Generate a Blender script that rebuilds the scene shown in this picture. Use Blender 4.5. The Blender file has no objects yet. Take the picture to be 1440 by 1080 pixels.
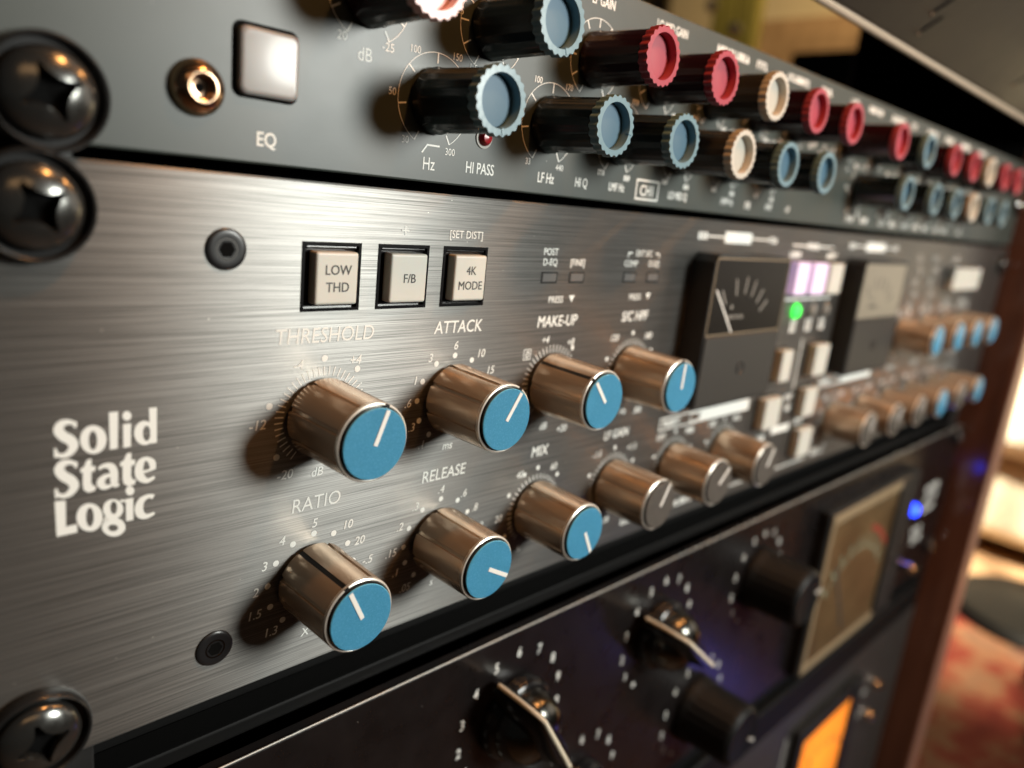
import bpy, bmesh, math, random
from mathutils import Vector, Euler, Matrix
random.seed(7)
SC = bpy.context.scene
COL = SC.collection
S = 0.001                                   # everything below is written in millimetres
R = math.radians

# ------------------------------------------------------------------ camera
cam_d = bpy.data.cameras.new('camera'); cam = bpy.data.objects.new('camera', cam_d); COL.objects.link(cam)
cam.location = Vector((-15.965, -110.853, 1.700)) * S
cam.rotation_euler = Euler((R(75.7832), R(-5.98205), R(-44.45458)), 'XYZ')
cam_d.sensor_fit = 'HORIZONTAL'; cam_d.sensor_width = 36.0; cam_d.lens = 26.69
cam_d.clip_start = 0.004; cam_d.clip_end = 60.0
cam_d.dof.use_dof = True
# focus lies on the caps of the two nearest upper knobs
fwd = cam.rotation_euler.to_matrix() @ Vector((0, 0, -1))
cam_d.dof.focus_distance = (Vector((74, -14, -39)) * S - cam.location).dot(fwd)
cam_d.dof.aperture_fstop = 26.69 / 2.8
cam_d.dof.aperture_blades = 0
SC.camera = cam

# ------------------------------------------------------------------ world, lamps, exposure
W = bpy.data.worlds.new('World'); SC.world = W; W.use_nodes = True
W.node_tree.nodes['Background'].inputs[0].default_value = (0.95, 0.95, 0.92, 1)
W.node_tree.nodes['Background'].inputs[1].default_value = 0.013
SC.view_settings.view_transform = 'Standard'; SC.view_settings.look = 'None'
SC.view_settings.exposure = 0.2; SC.view_settings.gamma = 1.0
SC.view_settings.use_curve_mapping = False
SC.cycles.caustics_reflective = False; SC.cycles.caustics_refractive = False

def lamp(name, loc, target, power, size, color, shape='DISK', size_y=None, spread=None):
    d = bpy.data.lights.new(name, 'AREA'); d.energy = power; d.color = color; d.shape = shape; d.size = size * S
    if spread: d.spread = R(spread)
    if size_y: d.size_y = size_y * S
    o = bpy.data.objects.new(name, d); COL.objects.link(o); o.location = Vector(loc) * S
    o.rotation_euler = (Vector(target) - Vector(loc)).to_track_quat('-Z', 'Y').to_euler()
    return o
lamp('key_lamp', (360, -500, 120), (90, 0, -35), 3.5, 180, (0.985, 1.0, 0.935))
lamp('amber_fill', (-120, -700, 400), (60, 0, -40), 0.28, 460, (1.0, 0.58, 0.27), 'RECTANGLE', 150)  # unseen warm area light added for amber reflections in the knobs
for lx in (95, 235, 375): lamp('board_fill', (lx, -92, 145), (lx, -6, -45), 0.12, 18, (1.0, 0.42, 0.12))  # unseen small lights added to turn the knob tops orange
lamp('side_fill', (1400, -560, 160), (330, 0, -40), 0.8, 700, (1.0, 0.90, 0.78))  # unseen area light added to brighten the right half of the faceplate
lamp('blue_fill', (640, -225, -460), (205, 0, -155), 0.0011, 60, (0.2, 0.2, 1.0), spread=50)  # unseen blue light added for the blue patches on the preamplifier panel
lamp('room_lamp', (1200, -200, 900), (1900, 240, -300), 19, 160, (1.0, 0.88, 0.66), spread=60)
lamp('wall_lamp', (1500, 560, 1250), (2700, 800, 560), 12, 160, (1.0, 0.78, 0.45), spread=120)

# ------------------------------------------------------------------ materials
MATS = {}
def pm(name, col, rough=0.5, metal=0.0, **kw):
    m = bpy.data.materials.new(name); m.use_nodes = True
    b = m.node_tree.nodes['Principled BSDF']
    b.inputs['Base Color'].default_value = (*col, 1); b.inputs['Roughness'].default_value = rough; b.inputs['Metallic'].default_value = metal
    for k, v in kw.items(): b.inputs[k.replace('_', ' ')].default_value = v
    MATS[name] = m
    return m
def N(m, t, **kw):
    n = m.node_tree.nodes.new(t)
    for k, v in kw.items(): setattr(n, k, v)
    return n
def L(m, a, b): m.node_tree.links.new(a, b)
def obj_coord(m, scale, rot=(0, 0, 0)):
    tc = N(m, 'ShaderNodeTexCoord'); mp = N(m, 'ShaderNodeMapping')
    mp.inputs['Scale'].default_value = scale; mp.inputs['Rotation'].default_value = rot
    L(m, tc.outputs['Object'], mp.inputs['Vector']); return mp.outputs['Vector']
def noise(m, vec, scale, detail=3, rough=0.6):
    n = N(m, 'ShaderNodeTexNoise'); n.inputs['Scale'].default_value = scale; n.inputs['Detail'].default_value = detail
    n.inputs['Roughness'].default_value = rough; L(m, vec, n.inputs['Vector']); return n.outputs['Fac']
def ramp(m, fac, stops):
    r = N(m, 'ShaderNodeValToRGB'); e = r.color_ramp.elements
    while len(e) < len(stops): e.new(0.5)
    for el, (p, c) in zip(e, stops): el.position = p; el.color = (*c, 1) if len(c) == 3 else c
    L(m, fac, r.inputs['Fac']); return r.outputs['Color']
def bump(m, fac, strength, dist):
    b = N(m, 'ShaderNodeBump'); b.inputs['Strength'].default_value = strength; b.inputs['Distance'].default_value = dist
    L(m, fac, b.inputs['Height']); L(m, b.outputs['Normal'], m.node_tree.nodes['Principled BSDF'].inputs['Normal'])
def bsdf(m): return m.node_tree.nodes['Principled BSDF']
def maprange(m, fac, a, b, c, d):
    n = N(m, 'ShaderNodeMapRange')
    for i, v in zip((1, 2, 3, 4), (a, b, c, d)): n.inputs[i].default_value = v
    L(m, fac, n.inputs[0]); return n.outputs[0]
def speckle(m, scale, lo, hi, strength, dist=0.00002, rlo=None, rhi=None):
    v = obj_coord(m, (1, 1, 1)); f = noise(m, v, scale, 4)
    if strength: bump(m, f, strength, dist)
    f2 = noise(m, v, scale * 0.05, 4)
    L(m, ramp(m, f2, [(0.3, lo), (0.7, hi)]), bsdf(m).inputs['Base Color'])
    if rlo is not None: L(m, maprange(m, f2, 0.3, 0.7, rlo, rhi), bsdf(m).inputs['Roughness'])

def dust(m, scale, col, size):
    v = N(m, 'ShaderNodeTexVoronoi'); v.inputs['Scale'].default_value = scale; L(m, obj_coord(m, (1, 1, 1.2)), v.inputs['Vector'])
    mx = N(m, 'ShaderNodeMix', data_type='RGBA'); L(m, maprange(m, v.outputs['Distance'], size * 0.6, size, 1, 0), mx.inputs[0])
    bc = bsdf(m).inputs['Base Color']; L(m, bc.links[0].from_socket, mx.inputs[6]); mx.inputs[7].default_value = (*col, 1); L(m, mx.outputs[2], bc)
def brushed(name, c_lo, c_hi, rough_lo, rough_hi, aniso):
    m = pm(name, c_hi, 0.35, 0.80)
    b = bsdf(m)
    fine = noise(m, obj_coord(m, (24, 1, 7600)), 1.0, 2, 0.6)
    mid = noise(m, obj_coord(m, (34, 1, 5000)), 1.0, 4, 0.75)
    add = N(m, 'ShaderNodeMath', operation='ADD'); L(m, fine, add.inputs[0]); L(m, mid, add.inputs[1])
    h = N(m, 'ShaderNodeMath', operation='MULTIPLY'); h.inputs[1].default_value = 0.5; L(m, add.outputs[0], h.inputs[0])
    L(m, ramp(m, h.outputs[0], [(0.41, c_lo), (0.59, c_hi)]), b.inputs['Base Color'])
    dust(m, 210, (0.55, 0.53, 0.48), 0.028)
    smear = noise(m, obj_coord(m, (26, 22, 60)), 1.0, 2, 0.5)
    L(m, maprange(m, smear, 0.3, 0.7, rough_lo, rough_hi), b.inputs['Roughness'])
    bump(m, h.outputs[0], 0.06, 0.00002)
    b.inputs['Anisotropic'].default_value = aniso
    t = N(m, 'ShaderNodeTangent'); t.direction_type = 'UV_MAP'; t.uv_map = 'UVMap'
    L(m, t.outputs[0], b.inputs['Tangent'])
    return m
brushed('brushed_metal', (0.11, 0.109, 0.104), (0.265, 0.262, 0.25), 0.41, 0.425, 0.88)

m = pm('eq_paint', (0.07, 0.08, 0.075), 0.42); speckle(m, 2600, (0.038, 0.048, 0.043), (0.045, 0.056, 0.050), 0.10, 0.00004, 0.385, 0.405)
dust(m, 190, (0.35, 0.34, 0.30), 0.03)
m = pm('dark_panel', (0.035, 0.026, 0.026), 0.3, 0.3, Coat_Weight=0.4, Coat_Roughness=0.2); speckle(m, 2200, (0.010, 0.008, 0.008), (0.015, 0.012, 0.012), 0.10, 0.00003, 0.24, 0.36); dust(m, 150, (0.22, 0.20, 0.18), 0.025)
m = pm('grey_panel', (0.11, 0.10, 0.095), 0.4, 0.3); speckle(m, 2200, (0.05, 0.045, 0.042), (0.065, 0.06, 0.055), 0.1, 0.00003, 0.34, 0.46)
m = pm('black_paint', (0.012, 0.012, 0.012), 0.45); speckle(m, 1500, (0.008, 0.008, 0.008), (0.014, 0.0135, 0.013), 0.15, 0.00004, 0.42, 0.6)
v = N(m, 'ShaderNodeTexVoronoi'); v.inputs['Scale'].default_value = 380; L(m, obj_coord(m, (1, 1, 1)), v.inputs['Vector'])
mx = N(m, 'ShaderNodeMix', data_type='RGBA'); L(m, maprange(m, v.outputs['Distance'], 0.035, 0.06, 1, 0), mx.inputs[0]); L(m, bsdf(m).inputs['Base Color'].links[0].from_socket, mx.inputs[6]); mx.inputs[7].default_value = (0.16, 0.15, 0.13, 1); L(m, mx.outputs[2], bsdf(m).inputs['Base Color'])
pm('black_plastic', (0.010, 0.010, 0.011), 0.38)
m = pm('black_gloss', (0.008, 0.008, 0.009), 0.16)
pm('void', (0.004, 0.004, 0.004), 0.8, Specular_IOR_Level=0.05)
pm('print_white', (0.85, 0.86, 0.82), 0.6)
pm('print_grey', (0.42, 0.41, 0.38), 0.6)
pm('print_dark', (0.05, 0.05, 0.05), 0.6)
m = pm('knob_metal', (0.74, 0.575, 0.425), 0.24, 0.68)  # tan base paints orange reflections into the metal's colour
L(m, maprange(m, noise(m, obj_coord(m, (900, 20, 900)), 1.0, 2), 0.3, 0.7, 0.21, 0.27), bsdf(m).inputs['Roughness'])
pm('knob_rim', (0.85, 0.80, 0.72), 0.3, 0.6)
m = pm('cap_blue', (0.065, 0.30, 0.47), 0.42)
f = noise(m, obj_coord(m, (1, 1, 1)), 3600, 3); L(m, ramp(m, f, [(0.34, (0.095, 0.42, 0.62)), (0.55, (0.115, 0.46, 0.67)), (0.70, (0.16, 0.53, 0.74))]), bsdf(m).inputs['Base Color']); bump(m, f, 0.2, 0.00002)
m = pm('cap_grey', (0.17, 0.15, 0.13), 0.5); speckle(m, 6000, (0.15, 0.135, 0.12), (0.19, 0.17, 0.15), 0.2, 0.00002)
pm('pointer_white', (0.85, 0.84, 0.80), 0.5)
m = pm('button_cap', (0.60, 0.60, 0.55), 0.42, Subsurface_Weight=0.12, Subsurface_Scale=0.001); speckle(m, 900, (0.56, 0.56, 0.505), (0.62, 0.615, 0.56), 0.05)
pm('button_lit', (0.75, 0.62, 0.80), 0.5, Emission_Color=(0.86, 0.62, 1.0, 1), Emission_Strength=0.3)
pm('led_window', (0.13, 0.125, 0.12), 0.3)
pm('led_off', (0.20, 0.19, 0.17), 0.3)
pm('led_green', (0.05, 0.7, 0.1), 0.4, Emission_Color=(0.04, 1.0, 0.07, 1), Emission_Strength=1.6)
pm('led_blue', (0.02, 0.05, 0.8), 0.4, Emission_Color=(0.015, 0.05, 1.0, 1), Emission_Strength=7.0)
pm('led_red', (0.30, 0.004, 0.01), 0.25)
pm('screw_steel', (0.20, 0.19, 0.18), 0.22, 1.0)
m = pm('screw_black', (0.035, 0.033, 0.032), 0.24, 0.9)
L(m, maprange(m, noise(m, obj_coord(m, (1, 1, 1)), 900, 4), 0.3, 0.7, 0.15, 0.24), bsdf(m).inputs['Roughness'])
bsdf(m).inputs['Base Color'].default_value = (0.15, 0.15, 0.142, 1)
pm('washer_black', (0.018, 0.018, 0.018), 0.25)
pm('bronze', (0.52, 0.34, 0.22), 0.2, 1.0)
pm('glint_steel', (0.9, 0.85, 0.8), 0.12, 1.0)
pm('lens_grey', (0.30, 0.29, 0.28), 0.34, 0.0, Subsurface_Weight=0.3, Subsurface_Scale=0.002, Coat_Weight=0.15, Coat_Roughness=0.12)
for n, body, cap in (('blue', (0.004, 0.009, 0.013), (0.042, 0.115, 0.18)), ('red', (0.022, 0.004, 0.007), (0.33, 0.035, 0.06)), ('white', (0.03, 0.027, 0.023), (0.44, 0.43, 0.38))):
    pm('eqknob_body_' + n, body, 0.22)  # body darker than its cap, painting in the unlit side
    m = pm('eqknob_cap_' + n, cap, 0.52)
    speckle(m, 700, tuple(c * 0.9 for c in cap), tuple(min(1, c * 1.08) for c in cap), 0.05)
m = pm('eqknob_rim_blue', (0.15, 0.265, 0.325), 0.3)  # rims paler than the caps, painting in their lit edges
pm('eqknob_rim_red', (0.38, 0.055, 0.085), 0.3); pm('eqknob_rim_white', (0.56, 0.54, 0.48), 0.3)
pm('eqknob_rim_pink', (0.85, 0.55, 0.54), 0.3)
pm('meter_face_dark', (0.010, 0.009, 0.008), 0.3, Specular_IOR_Level=0.2)
pm('meter_face_reflection', (0.21, 0.195, 0.155), 0.3)  # pale colour paints a room reflection onto the second meter's face
m = pm('meter_face_brown', (0.09, 0.055, 0.025), 0.3); speckle(m, 900, (0.06, 0.036, 0.016), (0.13, 0.085, 0.04), 0)
pm('meter_frame_beige', (0.27, 0.205, 0.125), 0.4)
pm('meter_grey', (0.028, 0.026, 0.023), 0.5)
pm('meter_glass', (1, 1, 1), 0.03, 0.0, Transmission_Weight=1.0, IOR=1.45)
m = pm('meter_orange', (0.8, 0.28, 0.03), 0.5, Emission_Color=(1.0, 0.22, 0.012, 1), Emission_Strength=1.0)
vd = N(m, 'ShaderNodeVectorMath', operation='DISTANCE'); vd.inputs[1].default_value = (0.350, -0.004, -0.262); L(m, obj_coord(m, (1, 1, 1)), vd.inputs[0])
L(m, maprange(m, vd.outputs['Value'], 0.0, 0.045, 1.15, 0.30), bsdf(m).inputs['Emission Strength'])     # the bulb sits behind the middle of the scale
pm('print_red', (0.28, 0.035, 0.02), 0.6); pm('print_green', (0.22, 0.23, 0.15), 0.6)
m = pm('cheek_wood', (0.12, 0.03, 0.015), 0.2, 0.0, Coat_Weight=0.6, Coat_Roughness=0.08)
g = noise(m, obj_coord(m, (60, 60, 5)), 1.0, 6, 0.65); L(m, ramp(m, g, [(0.3, (0.045, 0.017, 0.010)), (0.55, (0.105, 0.038, 0.020)), (0.75, (0.155, 0.06, 0.032))]), bsdf(m).inputs['Base Color'])
m = pm('board_brown', (0.04, 0.032, 0.026), 0.42, Specular_IOR_Level=0.25); speckle(m, 300, (0.012, 0.0095, 0.0075), (0.019, 0.015, 0.012), 0.1, 0.0001, 0.36, 0.5)
pm('board_edge', (0.55, 0.43, 0.32), 0.4)
pm('cream_fabric', (0.78, 0.70, 0.55), 0.8); speckle(MATS['cream_fabric'], 300, (0.74, 0.66, 0.51), (0.82, 0.74, 0.59), 0.3, 0.0005)
m = pm('rug_pattern', (0.3, 0.05, 0.03), 0.9)
v = obj_coord(m, (1, 1, 1)); a = noise(m, v, 9, 5, 0.7); c = ramp(m, a, [(0.32, (0.17, 0.018, 0.012)), (0.46, (0.30, 0.042, 0.024)), (0.54, (0.36, 0.17, 0.085)), (0.64, (0.21, 0.115, 0.075)), (0.75, (0.26, 0.032, 0.02))]); L(m, c, bsdf(m).inputs['Base Color']); bump(m, noise(m, v, 260, 3), 0.5, 0.003)
pm('rug_border', (0.40, 0.25, 0.14), 0.9); pm('floor_wood', (0.20, 0.10, 0.05), 0.5)
speckle(MATS['floor_wood'], 40, (0.16, 0.08, 0.04), (0.24, 0.12, 0.06), 0)
pm('wall_cream', (0.66, 0.52, 0.32), 0.8); speckle(MATS['wall_cream'], 60, (0.62, 0.49, 0.30), (0.68, 0.54, 0.34), 0.1, 0.001)
pm('cabinet_wood', (0.22, 0.115, 0.045), 0.4); pm('post_olive', (0.36, 0.30, 0.07), 0.35, 0.2)
g = noise(MATS['cabinet_wood'], obj_coord(MATS['cabinet_wood'], (4, 30, 30)), 1.0, 5); L(MATS['cabinet_wood'], ramp(MATS['cabinet_wood'], g, [(0.3, (0.15, 0.09, 0.045)), (0.7, (0.24, 0.15, 0.08))]), bsdf(MATS['cabinet_wood']).inputs['Base Color'])
pm('door_brown', (0.07, 0.05, 0.02), 0.5); pm('bokeh', (0.9, 0.88, 0.8), 0.08, 0.9)

# ------------------------------------------------------------------ object helpers
WPOS = {}
def tag(o, label=None, cat=None, group=None, kind=None):
    if label: o['label'] = label
    if cat: o['category'] = cat
    if group: o['group'] = group
    if kind: o['kind'] = kind
    return o
def empty(name, loc, label=None, cat=None, group=None):
    o = bpy.data.objects.new(name, None); COL.objects.link(o); o.empty_display_size = 0.01
    o.location = Vector(loc) * S; WPOS[o] = Vector(loc)
    return tag(o, label, cat, group)
def link(o, parent, wloc):
    COL.objects.link(o); WPOS[o] = Vector(wloc)
    if parent: o.parent = parent; o.location = (Vector(wloc) - WPOS[parent]) * S
    else: o.location = Vector(wloc) * S
    return o
def copy_tree(o, parent, wloc, rot_y=None):
    c = o.copy(); COL.objects.link(c); c.parent = parent; WPOS[c] = Vector(wloc)
    c.location = (Vector(wloc) - (WPOS[parent] if parent else Vector((0, 0, 0)))) * S
    if rot_y is not None: c.rotation_euler = (0, rot_y, 0)
    for ch in o.children:
        k = ch.copy(); COL.objects.link(k); k.parent = c
        for g2 in ch.children:
            q = g2.copy(); COL.objects.link(q); q.parent = k
    return c

class MB:
    """collects shapes in millimetres, in the coordinates of the finished object's own origin"""
    def __init__(self): self.v = []; self.f = []; self.s = []; self.mi = []; self.cur = 0
    def add(self, vs, fs, smooth=False):
        o = len(self.v); self.v += [tuple(x) for x in vs]
        for f in fs: self.f.append([i + o for i in f]); self.s.append(smooth); self.mi.append(self.cur)
        return self
    def box(self, x0, x1, y0, y1, z0, z1, bevel=0.0, seg=2):
        bm = bmesh.new(); bmesh.ops.create_cube(bm, size=1)
        for v in bm.verts: v.co = Vector(((x0 + x1) / 2 + v.co.x * (x1 - x0), (y0 + y1) / 2 + v.co.y * (y1 - y0), (z0 + z1) / 2 + v.co.z * (z1 - z0)))
        if bevel: bmesh.ops.bevel(bm, geom=list(bm.edges), offset=bevel, segments=seg, profile=0.5, affect='EDGES', clamp_overlap=True)
        bm.verts.index_update()
        self.add([v.co for v in bm.verts], [[v.index for v in f.verts] for f in bm.faces], False); bm.free(); return self
    def plate(self, x0, x1, z0, z1, th, holes=(), ch=0.3):
        xs = sorted({x0 + ch, x1 - ch, *[h[0] for h in holes], *[h[1] for h in holes]}); zs = sorted({z0 + ch, z1 - ch, *[h[2] for h in holes], *[h[3] for h in holes]})
        def hole(i, j): cx, cz = (xs[i] + xs[i + 1]) / 2, (zs[j] + zs[j + 1]) / 2; return any(h[0] < cx < h[1] and h[2] < cz < h[3] for h in holes)
        vs = [(x, 0, z) for x in xs for z in zs]; nz = len(zs); fs = []
        for i in range(len(xs) - 1):
            for j in range(nz - 1):
                if not hole(i, j): fs.append([i * nz + j, (i + 1) * nz + j, (i + 1) * nz + j + 1, i * nz + j + 1])
        self.add(vs, fs)
        for h in holes:
            q = [(h[0], h[2]), (h[1], h[2]), (h[1], h[3]), (h[0], h[3])]
            self.add([(x, 0, z) for x, z in q] + [(x, th, z) for x, z in q], [[i, (i + 1) % 4, 4 + (i + 1) % 4, 4 + i] for i in range(4)])
        a = [(x0 + ch, z0 + ch), (x1 - ch, z0 + ch), (x1 - ch, z1 - ch), (x0 + ch, z1 - ch)]; b = [(x0, z0), (x1, z0), (x1, z1), (x0, z1)]
        self.add([(x, 0, z) for x, z in a] + [(x, ch, z) for x, z in b] + [(x, th, z) for x, z in b], [[i, 4 + i, 4 + (i + 1) % 4, (i + 1) % 4] for i in range(4)] + [[4 + i, 8 + i, 8 + (i + 1) % 4, 4 + (i + 1) % 4] for i in range(4)])
        return self
    def lathe(self, prof, c=(0, 0, 0), n=48, smooth=True, mod=None, a0=0.0):
        """prof: (radius, depth) from the panel outwards (towards -y)"""
        vs = []; fs = []
        for i, (r, d) in enumerate(prof):
            for k in range(n):
                a = a0 + 2 * math.pi * k / n; rr = r * (mod(a, i) if mod else 1)
                vs.append((c[0] + rr * math.sin(a), c[1] - d, c[2] + rr * math.cos(a)))
        for i in range(len(prof) - 1):
            for k in range(n):
                k2 = (k + 1) % n; fs.append([i * n + k, (i + 1) * n + k, (i + 1) * n + k2, i * n + k2])
        if prof[-1][0] > 1e-6: fs.append([(len(prof) - 1) * n + k for k in range(n)])
        return self.add(vs, fs, smooth)
    def poly(self, pts, y, thick=0.0):
        """flat polygon of (x, z) points facing the viewer (-y)"""
        ar = sum(pts[i][0] * pts[(i + 1) % len(pts)][1] - pts[(i + 1) % len(pts)][0] * pts[i][1] for i in range(len(pts)))
        P = list(pts) if ar > 0 else list(reversed(pts))
        n = len(P); vs = [(x, y, z) for x, z in P]; fs = [list(range(n))]
        if thick:
            vs += [(x, y + thick, z) for x, z in P]
            for i in range(n): j = (i + 1) % n; fs.append([i, n + i, n + j, j])
        return self.add(vs, fs)
    def rect(self, x0, x1, z0, z1, y): return self.poly([(x0, z0), (x1, z0), (x1, z1), (x0, z1)], y)
    def ring(self, A, B, y):
        n = len(A); vs = [(x, y, z) for x, z in A] + [(x, y, z) for x, z in B]
        return self.add(vs, [[i, n + i, n + (i + 1) % n, (i + 1) % n] for i in range(n)])
    def frame(self, x0, x1, z0, z1, w, y):
        return self.ring([(x0, z0), (x1, z0), (x1, z1), (x0, z1)], [(x0 + w, z0 + w), (x1 - w, z0 + w), (x1 - w, z1 - w), (x0 + w, z1 - w)], y)
    def disc(self, x, z, r, y, n=20): return self.poly([(x + r * math.cos(2 * math.pi * i / n), z + r * math.sin(2 * math.pi * i / n)) for i in range(n)], y)
    def line(self, x0, z0, x1, z1, w, y):
        d = Vector((x1 - x0, z1 - z0)); d.normalize(); nx, nz = -d.y * w / 2, d.x * w / 2
        return self.poly([(x0 + nx, z0 + nz), (x0 - nx, z0 - nz), (x1 - nx, z1 - nz), (x1 + nx, z1 + nz)], y)
    def arc(self, cx, cz, r, a0, a1, w, y, n=40):
        vs = []
        for i in range(n + 1):
            a = R(a0 + (a1 - a0) * i / n)
            for q in (r - w / 2, r + w / 2): vs.append((cx + q * math.sin(a), y, cz + q * math.cos(a)))
        return self.add(vs, [[2 * i, 2 * i + 1, 2 * i + 3, 2 * i + 2] for i in range(n)])
    def ribbon(self, pts, y, sub=6):
        P = []
        n = len(pts)
        for i in range(n - 1):
            p0, p1, p2, p3 = pts[max(i - 1, 0)], pts[i], pts[i + 1], pts[min(i + 2, n - 1)]
            for s in range(sub):
                t = s / sub
                P.append(tuple(0.5 * (2 * b + (c - a) * t + (2 * a - 5 * b + 4 * c - d) * t * t + (3 * b - a - 3 * c + d) * t ** 3) for a, b, c, d in zip(p0, p1, p2, p3)))
        P.append(tuple(pts[-1]))
        vs = []
        for i, (x, z, w) in enumerate(P):
            a = P[max(i - 1, 0)]; b = P[min(i + 1, len(P) - 1)]; d = Vector((b[0] - a[0], b[1] - a[1])); d.normalize()
            vs += [(x - d.y * w / 2, y, z + d.x * w / 2), (x + d.y * w / 2, y, z - d.x * w / 2)]
        return self.add(vs, [[2 * i, 2 * i + 1, 2 * i + 3, 2 * i + 2] for i in range(len(P) - 1)])
    def tube(self, pts, r, n=12):
        vs = []; fs = []
        pts = [Vector(q) for q in pts]; rr = r if isinstance(r, (list, tuple)) else [r] * len(pts)
        for i, q in enumerate(pts):
            d = (pts[min(i + 1, len(pts) - 1)] - pts[max(i - 1, 0)]).normalized(); u = d.orthogonal().normalized() if i == 0 else (u - d * u.dot(d)).normalized(); w = d.cross(u)
            for k in range(n): a = 2 * math.pi * k / n; vs.append(q + (u * math.cos(a) + w * math.sin(a)) * rr[i])
        for i in range(len(pts) - 1):
            for k in range(n): k2 = (k + 1) % n; fs.append([i * n + k, i * n + k2, (i + 1) * n + k2, (i + 1) * n + k])
        self.add(vs, fs, True); self.add([vs[k] for k in range(n)], [list(range(n))[::-1]]); self.add(vs[-n:], [list(range(n))]); return self
    def text(self, s, x, z, size, y, align='CENTER', shear=0.0, bold=0.0, sx=1.0, rot=0.0):
        if bold:
            for i, dx in enumerate((-0.9, 0.0, 0.9)):
                for dz in (-0.5, 0.5): self.text(s, x + dx * bold * size, z + dz * bold * size, size, y - 0.003 * i - 0.0012 * (dz > 0), align, shear, 0, sx, rot)
            return self
        vs, fs = glyphs(s, align, 0)
        cr, sr = math.cos(R(rot)), math.sin(R(rot)); out = []
        for (a, b) in vs:
            a2 = (a + shear * b) * size * sx; b2 = (b - 0.36) * size
            out.append((x + a2 * cr - b2 * sr, y, z + a2 * sr + b2 * cr))
        return self.add(out, fs)
    def build(self, name, mats, parent=None, at=(0, 0, 0), uv=False, bevel=None, fix=True):
        me = bpy.data.meshes.new(name); me.from_pydata([tuple(c * S for c in v) for v in self.v], [], self.f)
        for mname in (mats if isinstance(mats, (list, tuple)) else [mats]): me.materials.append(MATS[mname])
        me.polygons.foreach_set('use_smooth', self.s); me.polygons.foreach_set('material_index', self.mi)
        if uv:
            u = me.uv_layers.new(name='UVMap')
            for lp in me.loops: co = me.vertices[lp.vertex_index].co; u.data[lp.index].uv = (co.z, co.x)
        if fix:
            bm = bmesh.new(); bm.from_mesh(me); bmesh.ops.recalc_face_normals(bm, faces=bm.faces); bm.to_mesh(me); bm.free()
        me.update()
        if any(self.s): me.set_sharp_from_angle(angle=R(38))
        o = bpy.data.objects.new(name, me); link(o, parent, at)
        return o
GC = {}
def glyphs(s, align, bold):
    key = (s, align, bold)
    if key in GC: return GC[key]
    cu = bpy.data.curves.new('legend_text', 'FONT'); cu.body = s; cu.align_x = align; cu.size = 1.0; cu.offset = bold; cu.resolution_u = 3; cu.fill_mode = 'FRONT'
    o = bpy.data.objects.new('legend_text', cu); COL.objects.link(o)
    dg = bpy.context.evaluated_depsgraph_get(); dg.update()
    me = bpy.data.meshes.new_from_object(o.evaluated_get(dg))
    vs = [(v.co.x, v.co.y) for v in me.vertices]; fs = [list(p.vertices) for p in me.polygons]
    bpy.data.objects.remove(o); bpy.data.curves.remove(cu); bpy.data.meshes.remove(me)
    GC[key] = (vs, fs); return GC[key]
def squiggle(mb, x, z, w, h, y, n=None):
    """lettering too small to read in the photograph: a run of short strokes the size of characters"""
    n = n or max(2, int(w / (h * 0.72)))
    for i in range(n):
        cx = x - w / 2 + (i + 0.5) * w / n; cw = w / n * 0.72; t = h * 0.27; k = random.random()
        mb.rect(cx - cw / 2, cx - cw / 2 + t, z - h / 2, z + h / 2, y)
        if k < 0.7: mb.rect(cx - cw / 2 + t, cx + cw / 2, z + h / 2 - t, z + h / 2, y)
        if k > 0.3: mb.rect(cx - cw / 2 + t, cx + cw / 2, z - h / 2, z - h / 2 + t, y)
        if 0.2 < k < 0.8: mb.rect(cx + cw / 2 - t, cx + cw / 2, z - h / 2 + t, z + h / 2 - t, y)
pm('screw_flat', (0.014, 0.014, 0.015), 0.3); pm('logo_white', (0.87, 0.88, 0.84), 0.55); pm('recess_black', (0.005, 0.005, 0.005), 0.5, Specular_IOR_Level=0.2); pm('painted_glint', (0.75, 0.72, 0.66), 0.4, 0.4); pm('print_dim', (0.2, 0.19, 0.17), 0.6); pm('cheek_edge_lit', (0.34, 0.17, 0.12), 0.3); pm('sheen_metal', (0.16, 0.155, 0.14), 0.2, 1.0); pm('pointer_cream', (0.78, 0.70, 0.55), 0.4)
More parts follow.
